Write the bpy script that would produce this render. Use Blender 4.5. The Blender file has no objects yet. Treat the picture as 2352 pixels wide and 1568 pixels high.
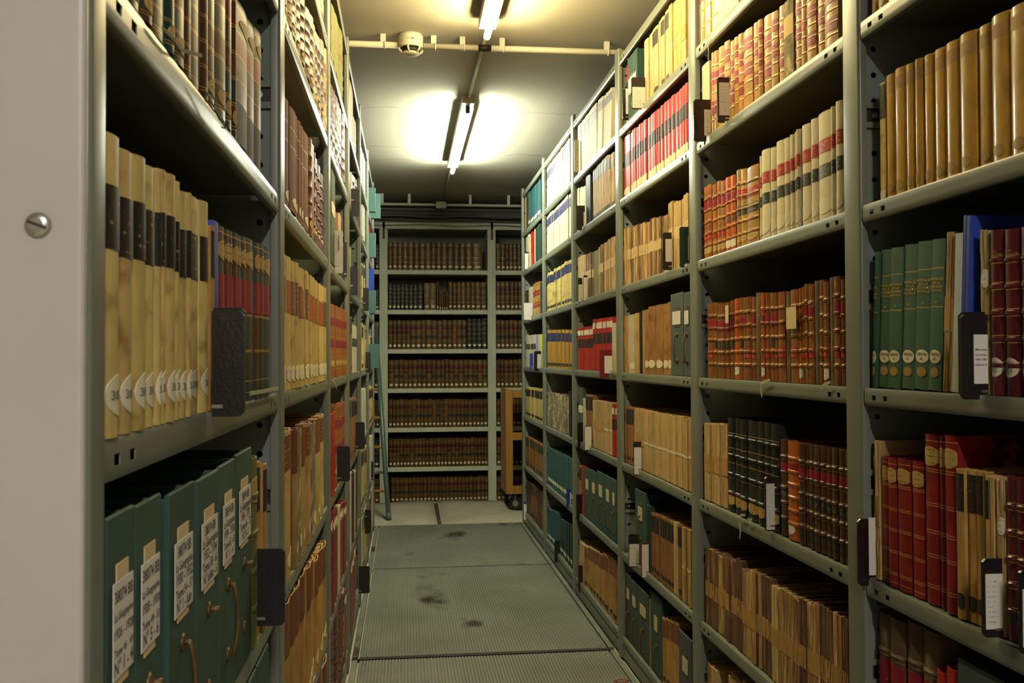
import bpy, bmesh, math, random
from mathutils import Matrix, Vector
random.seed(11)
C = bpy.context.scene.collection
PI = math.pi
# ------------------------------------------------------------------ camera geometry (world: X right, Y down the aisle, Z up, floor 0)
W, H, F = 2352, 1568, 2150.0
YAW, PIT, ROL, CH = .1142, .0182, .0041, 1.188
cy_, sy_ = math.cos(YAW), math.sin(YAW)
fw, rt, up = Vector((sy_, cy_, 0)), Vector((cy_, -sy_, 0)), Vector((0, 0, 1))
f2 = fw*math.cos(PIT)+up*math.sin(PIT); u2 = up*math.cos(PIT)-fw*math.sin(PIT)
c_, s_ = math.cos(ROL), math.sin(ROL)
AX, AU, AF = rt*c_-u2*s_, u2*c_+rt*s_, f2
def ray(x, y): return AF+AX*((x-W/2)/F)-AU*((y-H/2)/F)
def onX(x, y, X):
    d = ray(x, y); t = X/d.x; return d.y*t, d.z*t+CH
def onY(x, y, Y):
    d = ray(x, y); t = Y/d.y; return d.x*t, d.z*t+CH
def onZ(x, y, Z):
    d = ray(x, y); t = (Z-CH)/d.z; return d.x*t, d.y*t
XR, XL, YB = .853, -.213, 7.85          # front planes of the right and left stacks and of the far bookcase
CEIL = CH+1.335
RP = [1.74, 2.738, 3.728, 4.75, 5.776, 6.827]          # far edges of the right-hand posts
LP = [.703, 1.712, 2.755, 3.70, 4.665, 5.66, 6.69]     # far edges of the left-hand posts
SZ = [CH+v for v in (1.205, .915, .632, .285, -.058, -.413, -.768, -1.103)]   # shelf heights, top to bottom
PW = .066
# ------------------------------------------------------------------ objects
def col(h):
    h = h.lstrip('#'); v = [int(h[i:i+2], 16)/255 for i in (0, 2, 4)]
    return tuple(((x/12.92) if x <= .04045 else ((x+.055)/1.055)**2.4) for x in v)
def link(name, data, parent=None, loc=None, rot=None):
    o = bpy.data.objects.new(name, data); C.objects.link(o)
    if parent: o.parent = parent
    if loc: o.location = loc
    if rot: o.rotation_euler = rot
    return o
def tag(o, label, cat, group=None):
    o['label'] = label; o['category'] = cat
    if group: o['group'] = group
    return o
def text(body, size, m, parent, loc, maxw=None, rot=(math.pi/2, 0, 0)):
    cu = bpy.data.curves.new('lettering', 'FONT'); cu.body = body; cu.size = size; cu.align_x = 'CENTER'; cu.space_character = .95; cu.offset = size*.012; cu.resolution_u = 2
    t = bpy.data.objects.new('lettering', cu); me = bpy.data.meshes.new_from_object(t); bpy.data.objects.remove(t); bpy.data.curves.remove(cu)
    xs = [v.co.x for v in me.vertices]; w = max(xs)-min(xs); k = min(1., maxw/w) if maxw else 1.
    for v in me.vertices: v.co *= k
    me.materials.clear(); me.materials.append(m)
    return link('lettering', me, parent, loc, rot)
def text_mesh(lines, size, m, u, zc, t, sag):
    """lettering bent onto a rounded spine"""
    cu = bpy.data.curves.new('lettering', 'FONT'); cu.body = '\n'.join(lines); cu.size = size; cu.align_x = 'CENTER'; cu.space_line = 1.05; cu.resolution_u = 2; cu.offset = size*.012
    o = bpy.data.objects.new('lettering', cu); me = bpy.data.meshes.new_from_object(o); bpy.data.objects.remove(o); bpy.data.curves.remove(cu)
    ys = [v.co.y for v in me.vertices]; mid = (max(ys)+min(ys))/2
    for v in me.vertices:
        x = max(-t*.48, min(t*.48, v.co.x+u)); v.co = (x, sag*(2*x/t)**2-.0011, zc+v.co.y-mid)
    me.materials.clear(); me.materials.append(m); return me
def struct(o):
    o['kind'] = 'structure'; return o
class MB:
    def __init__(s): s.v = []; s.f = []; s.m = []; s.sm = []
    def vert(s, p): s.v.append(tuple(p)); return len(s.v)-1
    def face(s, idx, m=0, sm=False): s.f.append(tuple(idx)); s.m.append(m); s.sm.append(sm)
    def box(s, lo, hi, m=0):
        x0, y0, z0 = lo; x1, y1, z1 = hi; b = len(s.v)
        s.v += [(x0, y0, z0), (x1, y0, z0), (x1, y1, z0), (x0, y1, z0), (x0, y0, z1), (x1, y0, z1), (x1, y1, z1), (x0, y1, z1)]
        for f in ((3, 2, 1, 0), (4, 5, 6, 7), (0, 1, 5, 4), (1, 2, 6, 5), (2, 3, 7, 6), (3, 0, 4, 7)):
            s.face([b+i for i in f], m)
    def rbox(s, lo, hi, r, m=0, axis=1):
        """box with four rounded edges parallel to AXIS"""
        o = [i for i in range(3) if i != axis]
        pts = []
        for cx, cy, a0 in ((hi[o[0]]-r, hi[o[1]]-r, 0), (lo[o[0]]+r, hi[o[1]]-r, 90), (lo[o[0]]+r, lo[o[1]]+r, 180), (hi[o[0]]-r, lo[o[1]]+r, 270)):
            for k in range(4):
                a = math.radians(a0+30*k); pts.append((cx+r*math.cos(a), cy+r*math.sin(a)))
        b = len(s.v); n = len(pts)
        for e in (lo[axis], hi[axis]):
            for p in pts:
                q = [0, 0, 0]; q[o[0]], q[o[1]], q[axis] = p[0], p[1], e; s.v.append(tuple(q))
        fl = axis == 1
        def F_(i): s.face(i[::-1] if fl else i, m)
        F_([b+i for i in range(n)][::-1]); F_([b+n+i for i in range(n)])
        for i in range(n):
            j = (i+1) % n; F_([b+i, b+j, b+n+j, b+n+i])
    def tube(s, pts, r, n=8, m=0, cap=True):
        pts = [Vector(p) for p in pts]; rings = []
        ref = Vector((0, 0, 1))
        for i, p in enumerate(pts):
            t = (pts[min(i+1, len(pts)-1)]-pts[max(i-1, 0)]).normalized()
            if abs(t.dot(ref)) > .95: ref = Vector((1, 0, 0)) if abs(t.x) < .9 else Vector((0, 1, 0))
            a = t.cross(ref).normalized(); b_ = t.cross(a).normalized()
            rr = r[i] if isinstance(r, (list, tuple)) else r
            rings.append([s.vert(p+a*(rr*math.cos(2*PI*k/n))+b_*(rr*math.sin(2*PI*k/n))) for k in range(n)])
        for i in range(len(rings)-1):
            for k in range(n):
                j = (k+1) % n; s.face([rings[i][k], rings[i+1][k], rings[i+1][j], rings[i][j]], m, True)
        if cap:
            s.face(rings[0], m); s.face(rings[-1][::-1], m)
    def mesh(s, name, mats):
        me = bpy.data.meshes.new(name); me.from_pydata(s.v, [], s.f)
        me.polygons.foreach_set('material_index', s.m); me.polygons.foreach_set('use_smooth', s.sm)
        for x in (mats if isinstance(mats, (list, tuple)) else [mats]): me.materials.append(x)
        bm = bmesh.new(); bm.from_mesh(me); bmesh.ops.recalc_face_normals(bm, faces=bm.faces); bm.to_mesh(me); bm.free()
        return me
    def obj(s, name, mats, parent=None, loc=None, rot=None): return link(name, s.mesh(name, mats), parent, loc, rot)
# ------------------------------------------------------------------ materials
def nd(nt, t, **kw):
    n = nt.nodes.new(t)
    for k, v in kw.items(): setattr(n, k, v)
    return n
def mat(name, c, rough=.6, var=.0, nscale=(60, 60, 60), namt=.0, bump=.0, spec=.4, coat=0, metal=0, hue=0., fine=0., c2=None, c2scale=8., c2t=(.55, .62), coords='Object'):
    """Principled surface: colour varied per object (var), mottled by noise (namt), patched with a second colour c2."""
    m = bpy.data.materials.new(name); m.use_nodes = True; nt = m.node_tree; L = nt.links
    b = nt.nodes['Principled BSDF']; c = col(c) if isinstance(c, str) else c
    b.inputs['Roughness'].default_value = rough; b.inputs['Specular IOR Level'].default_value = spec
    b.inputs['Coat Weight'].default_value = coat; b.inputs['Coat Roughness'].default_value = .12; b.inputs['Metallic'].default_value = metal
    rgb = nd(nt, 'ShaderNodeRGB'); rgb.outputs[0].default_value = (*c, 1); out = rgb.outputs[0]
    tc = nd(nt, 'ShaderNodeTexCoord'); oi = nd(nt, 'ShaderNodeObjectInfo')
    def noise(scale, det=4, seed=True):
        mp = nd(nt, 'ShaderNodeMapping'); mp.inputs['Scale'].default_value = scale; L.new(tc.outputs[coords], mp.inputs[0])
        n = nd(nt, 'ShaderNodeTexNoise', noise_dimensions='4D'); n.inputs['Scale'].default_value = 1; n.inputs['Detail'].default_value = det
        L.new(mp.outputs[0], n.inputs['Vector'])
        ml = nd(nt, 'ShaderNodeMath', operation='MULTIPLY'); ml.inputs[1].default_value = 40 if seed else 0
        L.new(oi.outputs['Random'], ml.inputs[0]); L.new(ml.outputs[0], n.inputs['W'])
        return n.outputs['Fac']
    if c2:
        cc = col(c2) if isinstance(c2, str) else c2
        sc = c2scale if isinstance(c2scale, tuple) else (c2scale,)*3
        mr = nd(nt, 'ShaderNodeMapRange'); mr.inputs[1].default_value, mr.inputs[2].default_value = c2t
        L.new(noise(sc, 6), mr.inputs[0]); mx = nd(nt, 'ShaderNodeMix', data_type='RGBA')
        L.new(mr.outputs[0], mx.inputs[0]); L.new(out, mx.inputs[6]); mx.inputs[7].default_value = (*cc, 1); out = mx.outputs[2]
    if namt:
        mr = nd(nt, 'ShaderNodeMapRange'); mr.inputs[1].default_value, mr.inputs[2].default_value = .3, .7
        mr.inputs[3].default_value, mr.inputs[4].default_value = 1-namt, 1+namt*.5
        L.new(noise(nscale), mr.inputs[0]); mx = nd(nt, 'ShaderNodeMix', data_type='RGBA', blend_type='MULTIPLY'); mx.inputs[0].default_value = 1
        L.new(out, mx.inputs[6]); L.new(mr.outputs[0], mx.inputs[7]); out = mx.outputs[2]
    if var or hue:
        hs = nd(nt, 'ShaderNodeHueSaturation')
        a = nd(nt, 'ShaderNodeMapRange'); a.inputs[3].default_value, a.inputs[4].default_value = 1-var, 1+var*.6
        L.new(oi.outputs['Random'], a.inputs[0]); L.new(a.outputs[0], hs.inputs['Value'])
        if hue:
            q = nd(nt, 'ShaderNodeMath', operation='MULTIPLY'); q.inputs[1].default_value = 7.31; L.new(oi.outputs['Random'], q.inputs[0])
            q2 = nd(nt, 'ShaderNodeMath', operation='FRACT'); L.new(q.outputs[0], q2.inputs[0])
            h = nd(nt, 'ShaderNodeMapRange'); h.inputs[3].default_value, h.inputs[4].default_value = .5-hue, .5+hue
            L.new(q2.outputs[0], h.inputs[0]); L.new(h.outputs[0], hs.inputs['Hue'])
        L.new(out, hs.inputs['Color']); out = hs.outputs[0]
    L.new(out, b.inputs['Base Color'])
    if bump:
        bp = nd(nt, 'ShaderNodeBump'); bp.inputs['Strength'].default_value = bump; bp.inputs['Distance'].default_value = .002
        L.new(noise(nscale if not fine else (fine,)*3), bp.inputs['Height']); L.new(bp.outputs[0], b.inputs['Normal'])
    return m
def lettered(name, base, ink, rows=5., cols=9., dens=.5, rough=.5, mx_=(.16, .84), spec=.4, fill=(.3, .62)):
    """small illegible lines of lettering: rows of short dashes of INK on BASE, laid over the part's own extent"""
    m = bpy.data.materials.new(name); m.use_nodes = True; nt = m.node_tree; L = nt.links; b = nt.nodes['Principled BSDF']
    b.inputs['Roughness'].default_value = rough; b.inputs['Specular IOR Level'].default_value = spec
    tc = nd(nt, 'ShaderNodeTexCoord'); sp = nd(nt, 'ShaderNodeSeparateXYZ'); L.new(tc.outputs['Generated'], sp.inputs[0])
    oi = nd(nt, 'ShaderNodeObjectInfo')
    def mth(op, a, v=None, bb=None):
        n = nd(nt, 'ShaderNodeMath', operation=op); L.new(a, n.inputs[0])
        if bb is not None: L.new(bb, n.inputs[1])
        elif v is not None: n.inputs[1].default_value = v
        return n.outputs[0]
    X_, Z_ = sp.outputs['X'], sp.outputs['Z']
    z = mth('MULTIPLY', Z_, rows); fr = mth('FRACT', z); fl = mth('FLOOR', z)
    k = mth('MULTIPLY', mth('GREATER_THAN', fr, fill[0]), None, mth('LESS_THAN', fr, fill[1]))
    for v, op in ((mx_[0], 'GREATER_THAN'), (mx_[1], 'LESS_THAN')): k = mth('MULTIPLY', k, None, mth(op, X_, v))
    for v, op in ((.08, 'GREATER_THAN'), (.92, 'LESS_THAN')): k = mth('MULTIPLY', k, None, mth(op, Z_, v))
    cmb = nd(nt, 'ShaderNodeCombineXYZ'); L.new(mth('MULTIPLY', X_, cols), cmb.inputs[0]); L.new(mth('MULTIPLY', fl, 3.7), cmb.inputs[1])
    L.new(mth('MULTIPLY', oi.outputs['Random'], 30), cmb.inputs[2])
    wn = nd(nt, 'ShaderNodeTexNoise'); wn.inputs['Scale'].default_value = 1; wn.inputs['Detail'].default_value = 1; L.new(cmb.outputs[0], wn.inputs['Vector'])
    k = mth('MULTIPLY', k, None, mth('GREATER_THAN', wn.outputs['Fac'], 1-dens))
    mx = nd(nt, 'ShaderNodeMix', data_type='RGBA'); L.new(k, mx.inputs[0]); mx.inputs[6].default_value = (*col(base), 1); mx.inputs[7].default_value = (*col(ink), 1)
    L.new(mx.outputs[2], b.inputs['Base Color'])
    return m
M = {}
M['steel'] = mat('grey_green_enamel', '#757b6d', .34, 0, (9, 9, 3), .10, spec=.5, coords='Object')
M['steel_in'] = mat('enamel_side_panel', '#7d8880', .5, 0, (9, 9, 9), .12, spec=.3)
M['steel_back_shaded'] = mat('shade_darkened_back_sheet', '#3b403c', .6, 0, (6, 6, 6), .1, spec=.2)  # grey-green enamel with the shade inside the bays put into its colour
M['panel'] = mat('light_grey_end_panel', '#b5b0a8', .42, 0, (7, 7, 5), .08, spec=.4, c2='#a39f98', c2scale=3., c2t=(.5, .7))
M['zinc'] = mat('zinc', '#b9b7ae', .3, metal=.9)
M['white_plastic'] = mat('white_plastic', '#d8d2c0', .45)
M['detector'] = mat('cream_plastic', '#d9cfb4', .4)
M['dark'] = mat('dark_parts_and_shade', '#22211f', .5)
M['ceiling'] = mat('ceiling_paint', '#c2bba8', .85, 0, (1.3, 1.3, 1.3), .09, spec=.2, bump=.05, fine=60)
def add_cracks(m, ys):
    nt = m.node_tree; L = nt.links; b = nt.nodes['Principled BSDF']; src = b.inputs['Base Color'].links[0].from_socket
    tc = nd(nt, 'ShaderNodeTexCoord'); sp = nd(nt, 'ShaderNodeSeparateXYZ'); L.new(tc.outputs['Object'], sp.inputs[0])
    tot = None
    for k, (y0, amp, sl) in enumerate(ys):
        n = nd(nt, 'ShaderNodeTexNoise', noise_dimensions='1D'); n.inputs['Scale'].default_value = 3.5; n.inputs['Detail'].default_value = 4
        a = nd(nt, 'ShaderNodeMath', operation='ADD'); a.inputs[1].default_value = k*9.1; L.new(sp.outputs['X'], a.inputs[0]); L.new(a.outputs[0], n.inputs['W'])
        f = nd(nt, 'ShaderNodeMath', operation='MULTIPLY_ADD'); f.inputs[1].default_value = amp; f.inputs[2].default_value = y0; L.new(n.outputs['Fac'], f.inputs[0])
        g = nd(nt, 'ShaderNodeMath', operation='MULTIPLY_ADD'); g.inputs[1].default_value = sl; L.new(sp.outputs['X'], g.inputs[0]); L.new(f.outputs[0], g.inputs[2])
        d = nd(nt, 'ShaderNodeMath', operation='SUBTRACT'); L.new(sp.outputs['Y'], d.inputs[0]); L.new(g.outputs[0], d.inputs[1])
        e = nd(nt, 'ShaderNodeMath', operation='ABSOLUTE'); L.new(d.outputs[0], e.inputs[0])
        h = nd(nt, 'ShaderNodeMath', operation='LESS_THAN'); h.inputs[1].default_value = .004; L.new(e.outputs[0], h.inputs[0])
        if tot is None: tot = h.outputs[0]
        else:
            q = nd(nt, 'ShaderNodeMath', operation='MAXIMUM'); L.new(tot, q.inputs[0]); L.new(h.outputs[0], q.inputs[1]); tot = q.outputs[0]
    mx = nd(nt, 'ShaderNodeMix', data_type='RGBA'); q = nd(nt, 'ShaderNodeMath', operation='MULTIPLY'); q.inputs[1].default_value = .55; L.new(tot, q.inputs[0]); L.new(q.outputs[0], mx.inputs[0])
    L.new(src, mx.inputs[6]); mx.inputs[7].default_value = (.12, .10, .07, 1); L.new(mx.outputs[2], b.inputs['Base Color'])
add_cracks(M['ceiling'], ((4.86, .35, .0), (5.75, .4, .1), (6.15, .3, -.25)))
M['wall'] = mat('wall_paint', '#a9a390', .9, 0, (1, 1, 1), .1, spec=.2)
M['pipe_white'] = mat('painted_conduit', '#cfc6ae', .5)
M['pipe_dark'] = mat('dark_pipe', '#4a4a45', .6, .2)
M['floor'] = mat('grey_floor', '#b9b29a', .8, 0, (60, 60, 60), .18, spec=.3, c2='#9c957c', c2scale=2.4, c2t=(.5, .75))
M['strip'] = mat('brown_wood_strip', '#5a4127', .7, 0, (30, 30, 30), .3)
M['rust'] = mat('rusty_edge', '#6e4326', .8, 0, (20, 20, 20), .4)
M['case'] = mat('grey_painted_wood', '#c2c3a8', .6, 0, (20, 20, 5), .12)
M['case_back'] = mat('grey_painted_boards', '#6a6e66', .7, 0, (12, 3, 3), .1)
M['oak'] = mat('varnished_oak', '#a9772f', .4, .1, (40, 6, 4), .25)
M['rubber'] = mat('black_rubber', '#1b1b1a', .7)
M['green_metal'] = mat('green_tube_paint', '#56685f', .3, spec=.5)
M['pages'] = mat('old_paper_edges', '#a58c66', .9, .15, (400, 3, 3), .35, c2='#8a6f50', c2scale=(150, 4, 4), c2t=(.4, .7))
M['pages_light'] = mat('light_paper_edges', '#c8b98e', .9, .1, (400, 3, 3), .3)
M['card'] = lettered('handwritten_card', '#d9d3c6', '#8f8f98', 11, 22, .45, mx_=(.12, .7))
M['cardp'] = mat('white_card', '#dcd7ca', .7, .06)
M['cream_card'] = lettered('cream_label_card', '#cfc096', '#7d7258', 8, 18, .42)
M['vinyl'] = mat('black_vinyl', '#1d1b1d', .28, 0, (250, 250, 250), .1, bump=.25, spec=.5)
M['vinyl_clear'] = mat('crinkled_black_film', '#1f1a19', .2, 0, (55, 55, 55), .1, bump=1.0, spec=.45)
M['vinyl_green'] = mat('crinkled_green_film', '#24372f', .2, 0, (55, 55, 55), .1, bump=1.0, spec=.45)
M['vinyl_red'] = mat('dark_red_vinyl', '#6c1a1f', .2, 0, (80, 80, 80), .1, bump=.5, spec=.6)
M['vinyl_blue'] = mat('blue_vinyl', '#2a3590', .35, 0, (80, 80, 80), .1, bump=.2)
M['tape'] = mat('pale_green_tape', '#9fa27c', .8, .1)
M['z_far_red'] = M['far_red'] = mat('far_red_label', '#4b1814', .5, .3, (60, 60, 60), .3)
M['tape_dk'] = mat('dark_olive_tape', '#4f5230', .8)
M['tape_brown'] = mat('old_cotton_tape', '#a08a58', .8, .1)
M['sticker'] = lettered('round_white_sticker', '#ded8c2', '#a6a190', 3, 10, .5, .7, fill=(.35, .6))
M['sticker_plain'] = mat('round_cream_sticker', '#d8cfae', .7, .08)
M['sticker_gold'] = lettered('tan_round_sticker', '#b3924f', '#7d6230', 3, 10, .5, .7, fill=(.35, .6))
M['sticker_dark'] = mat('dark_round_sticker', '#2b2a22', .6, .1)
M['gilt'] = mat('gilt', '#c8a24c', .4, 0, metal=.35)
M['gilt_dull'] = mat('dull_gilt', '#a0813f', .5, 0)
M['brass'] = mat('aged_brass', '#6f5733', .5, 0, (50, 50, 50), .35, metal=.5)
M['ink_soft'] = mat('faded_ink', '#6d6a5e', .8)
M['ink'] = mat('printed_ink', '#26262a', .8)
M['slip'] = mat('pale_paper_slip', '#d3bd8b', .8, .08)
M['band'] = mat('pale_paper_band', '#c9ac74', .85, .12, (40, 40, 40), .12)
M['band_tan'] = mat('tan_paper_band', '#b28a46', .85, .12, (40, 40, 40), .15)
M['tie'] = mat('white_cotton_tie', '#d8ceb4', .8)
lab = lambda n, c, ink='#c9a85a', **k: M.setdefault(n, lettered(n, c, ink, **{**dict(rows=6., cols=8., dens=.48), **k}))
lab('label_red', '#86192a', '#a5743c', dens=.3); lab('label_red2', '#a52c22'); lab('label_black', '#1a1917', '#8d7440', dens=.36); lab('label_dkgreen', '#232d24', '#a58d55')
lab('label_blue', '#1d2752', '#8d8468', dens=.36); lab('label_brown', '#6b3d1c', '#a8793a'); lab('label_orange', '#a25a1f', '#7d4215'); lab('label_black_cream', '#211f1b', '#c9bd98')
lab('label_cream', '#d2c49d', '#7a6a48')
for _n, _c in (('label_red', '#6a1a1c'), ('label_red2', '#94281f'), ('label_black', '#1c1b19'), ('label_dkgreen', '#20281f'), ('label_brown', '#5c3419')): M['z_'+_n] = mat('band_'+_n, _c, .5, .15, (60, 60, 60), .2)
# cover materials -----------------------------------------------------
def cov(n, c, rough=.55, var=.18, namt=.25, nscale=(60, 20, 18), **k): M[n] = M['cover_'+n] = mat('cover_'+n, c, rough, var, nscale, namt, **k)
cov('vellum', '#cdb56c', .5, .2, .18, c2='#8f6c30', c2scale=26., c2t=(.54, .72), hue=.012)
cov('cream', '#cdc29d', .6, .1, .1, hue=.01)
cov('white_cream', '#cbc4a6', .65, .08, .1)
cov('vellum_white', '#d5c9a4', .6, .1, .12, hue=.008)
cov('gold_cloth', '#cf9f3e', .32, .12, .25, coat=.5, c2='#b07f2a', c2scale=10., c2t=(.5, .8))
cov('tan', '#b98f4a', .65, .16, .22, hue=.01, c2='#96692d', c2scale=(40, 20, 10), c2t=(.5, .75))
cov('tan_brown', '#8f6230', .65, .2, .3, hue=.01)
cov('mustard', '#a77d2b', .6, .12, .18)
cov('orange', '#b45a17', .38, .14, .25, coat=.2, hue=.008)
cov('orange_brown', '#a8692a', .42, .18, .35, hue=.012, c2='#7d4819', c2scale=20., c2t=(.5, .7))
cov('leather', '#875324', .42, .22, .4, hue=.012, c2='#c08c46', c2scale=(50, 30, 24), c2t=(.62, .72), bump=.2)
cov('leather_dark', '#4a2f1a', .45, .2, .35, hue=.01, c2='#7a5a30', c2scale=22., c2t=(.6, .75))
cov('leather_tan', '#b58642', .38, .18, .35, coat=.15, c2='#8a5c26', c2scale=22., c2t=(.55, .72), hue=.01)
cov('leather_grey', '#5a4a36', .55, .2, .35, c2='#7d6b4c', c2scale=16., c2t=(.5, .7))
cov('far_brown', '#5d4420', .45, .3, .4, hue=.012)
cov('far_black', '#1d2226', .5, .2, .2)
cov('plum', '#6b4638', .8, .12, .15)
cov('maroon', '#5c1b20', .4, .15, .3, coat=.2)
cov('red', '#a32324', .42, .12, .15, hue=.006)
cov('red_bright', '#ad2b1f', .4, .1, .1)
cov('red_leather', '#84201d', .4, .14, .3, coat=.1, c2='#5c1210', c2scale=16., c2t=(.55, .75))
cov('green', '#31563f', .7, .1, .12, nscale=(300, 300, 300))
cov('teal_box', '#4a6c66', .6, .1, .1)
cov('green_teal', '#2c5450', .65, .14, .15)
cov('teal', '#235055', .6, .16, .15)
cov('dkgreen', '#1f3a30', .55, .15, .15)
cov('blackgreen', '#181c16', .42, .2, .2)
cov('greenleather', '#24413b', .38, .3, .3, hue=.03, c2='#4d2a1a', c2scale=7., c2t=(.5, .56))
cov('box', '#2c4a3d', .72, .1, .1, nscale=(300, 300, 300))
cov('box_grey', '#3b4a42', .72, .1, .1, nscale=(300, 300, 300))
cov('blue', '#2c46a8', .45, .1, .08)
cov('greyblue', '#4b4f58', .7, .12, .15)
cov('paleblue', '#b9c3c0', .7, .05, .08)
cov('olive', '#66672d', .7, .12, .15)
cov('lilac', '#9a8ac0', .6, .05, .06)
cov('yellowgreen', '#c4c65c', .6, .05, .06)
cov('navy', '#202a30', .5, .15, .15)
cov('brochure', '#a5814a', .9, .3, .5, nscale=(260, 12, 9), hue=.014, c2='#cdae74', c2scale=(160, 14, 10), c2t=(.52, .62), bump=.5)
cov('brochure_dark', '#6b4d31', .9, .3, .5, nscale=(260, 12, 9), hue=.014, c2='#a07f52', c2scale=(160, 14, 10), c2t=(.55, .66), bump=.5)
cov('brochure_pale', '#c3a468', .9, .2, .35, nscale=(260, 12, 9), hue=.01, c2='#91703c', c2scale=(160, 14, 10), c2t=(.58, .68), bump=.5)
cov('tattered_grey', '#7d7256', .9, .25, .5, nscale=(120, 20, 20), c2='#b3a070', c2scale=(60, 30, 25), c2t=(.5, .6), bump=.6)
cov('parchment', '#b69a5e', .6, .25, .3, hue=.012, c2='#7d6236', c2scale=(20, 20, 8), c2t=(.5, .75))
cov('brown_band', '#74441f', .6, .2, .3)
cov('red_stripe_leather', '#9c5d24', .42, .1, .2, hue=.006)
cov('marbled', '#3a1f1a', .6, .1, .4, nscale=(90, 90, 90), c2='#7d4438', c2scale=60., c2t=(.52, .58))
cov('tan_pale', '#c0a272', .65, .16, .2, hue=.01, c2='#9c7844', c2scale=(40, 20, 10), c2t=(.5, .75))
cov('tan_worn', '#a8783a', .45, .18, .35, hue=.01, c2='#744720', c2scale=18., c2t=(.52, .7))
cov('red_marbled', '#4a1414', .6, .1, .4, nscale=(90, 90, 90), c2='#8a3a2e', c2scale=45., c2t=(.5, .58))
cov('grey_cream', '#b9ad90', .7, .08, .1)
# ------------------------------------------------------------------ books
N_ARC, YS = 8, .055
def arc(t, sag, k): u = -1+2*k/N_ARC; return u*t/2, sag*u*u
def cover_mesh(name, t, d, h, sag, mats, bands=(), golds=(), zones=(), ragged=0., seed=0, b=.0026, bandh=.0022, side=None):
    """hollow case: rounded spine, two boards; strips of other materials run across the spine"""
    rnd = random.Random(seed)
    zs = {0., h}
    for z in bands: zs |= {z-.0042, z-.0022, z+.0022, z+.0042}
    for z in golds: zs |= {z-.0007, z+.0007}
    for z0, z1, _ in zones: zs |= {z0, z1}
    if ragged: zs |= {h*(i+rnd.uniform(-.3, .3))/9 for i in range(1, 9)}
    zs = sorted(z for z in zs if 0 <= z <= h)
    def off(z):
        return bandh if any(abs(z-q) < .0025 for q in bands) else 0.
    mb = MB(); rings = []
    topj = [rnd.uniform(-ragged, 0)*1.5 if ragged else 0 for _ in range(N_ARC+1)]
    jx = [rnd.uniform(-ragged, ragged)*.5 for _ in range(N_ARC+1)]
    for z in zs:
        o = off(z); ring = [(-t/2, d, z)]+([(-t/2, YS, z)] if side is not None else [])
        for k in range(N_ARC+1):
            x, y = arc(t, sag, k)
            zz = z+topj[k] if z == h else z
            ring.append((x, y-o*(1 if 0 < k < N_ARC else .6)+(jx[k]+rnd.uniform(-ragged, ragged)*.35 if ragged and 0 < k < N_ARC else 0), zz))
        if side is not None: ring.append((t/2, YS, z))
        ring.append((t/2, d, z)); rings.append([mb.vert(p) for p in ring])
    n = N_ARC+(5 if side is not None else 3); e0 = 2 if side is not None else 1
    for i in range(len(zs)-1):
        zc = (zs[i]+zs[i+1])/2; m = 0
        for z0, z1, mi in zones:
            if z0 <= zc <= z1: m = mi
        if any(abs(zc-z) < .0008 for z in golds): m = 1
        for k in range(n-1):
            spine = e0 <= k < n-1-e0
            mb.face([rings[i][k], rings[i][k+1], rings[i+1][k+1], rings[i+1][k]], m if spine else (side if side is not None and k in (0, n-2) else 0), spine)
    inner = []
    for z in (0., h):
        ring = [(-t/2+b, d, z)]+([(-t/2+b, YS, z)] if side is not None else [])
        for k in range(N_ARC+1):
            x, y = arc(t-2*b, sag, k); zz = z+topj[k] if z == h else z
            ring.append((x, y+b, zz))
        if side is not None: ring.append((t/2-b, YS, z))
        ring.append((t/2-b, d, z)); inner.append([mb.vert(p) for p in ring])
    for k in range(n-1):
        mb.face([inner[0][k+1], inner[0][k], inner[1][k], inner[1][k+1]], 0)
        mb.face([rings[-1][k], rings[-1][k+1], inner[1][k+1], inner[1][k]], 0)
        mb.face([rings[0][k+1], rings[0][k], inner[0][k], inner[0][k+1]], 0)
    for k, j in ((0, 0), (n-1, n-1)):
        mb.face([rings[0][k]]+[r[k] for r in rings[1:]]+[inner[1][j], inner[0][j]], 0)
    me = mb.mesh(name, mats); me.set_sharp_from_angle(angle=.75)
    return me
def pages_mesh(name, t, d, h, sag, m, b=.0026, rec=.004, ragged=0., seed=0):
    rnd = random.Random(seed+5); mb = MB(); n = 5
    x0, x1, y0, y1 = -t/2+b+.0002, t/2-b-.0002, sag+b+.0006, d-.006
    bot = [mb.vert((x, y, rec)) for y in (y0, y1) for x in (x0, x1)]
    g = [[mb.vert((x0+(x1-x0)*i/n, y0+(y1-y0)*j/2, h-rec-(rnd.random()*ragged if ragged else .0006*((i % 2))))) for i in range(n+1)] for j in range(3)]
    for j in range(2):
        for i in range(n): mb.face([g[j][i], g[j][i+1], g[j+1][i+1], g[j+1][i]])
    mb.face([bot[0], bot[2], bot[3], bot[1]])
    mb.face([bot[0], bot[1]]+g[0][::-1]); mb.face([bot[3], bot[2]]+g[2])
    mb.face([bot[2], bot[0]]+[g[j][0] for j in range(3)]); mb.face([bot[1], bot[3]]+[g[j][n] for j in (2, 1, 0)])
    return mb.mesh(name, m)
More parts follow.
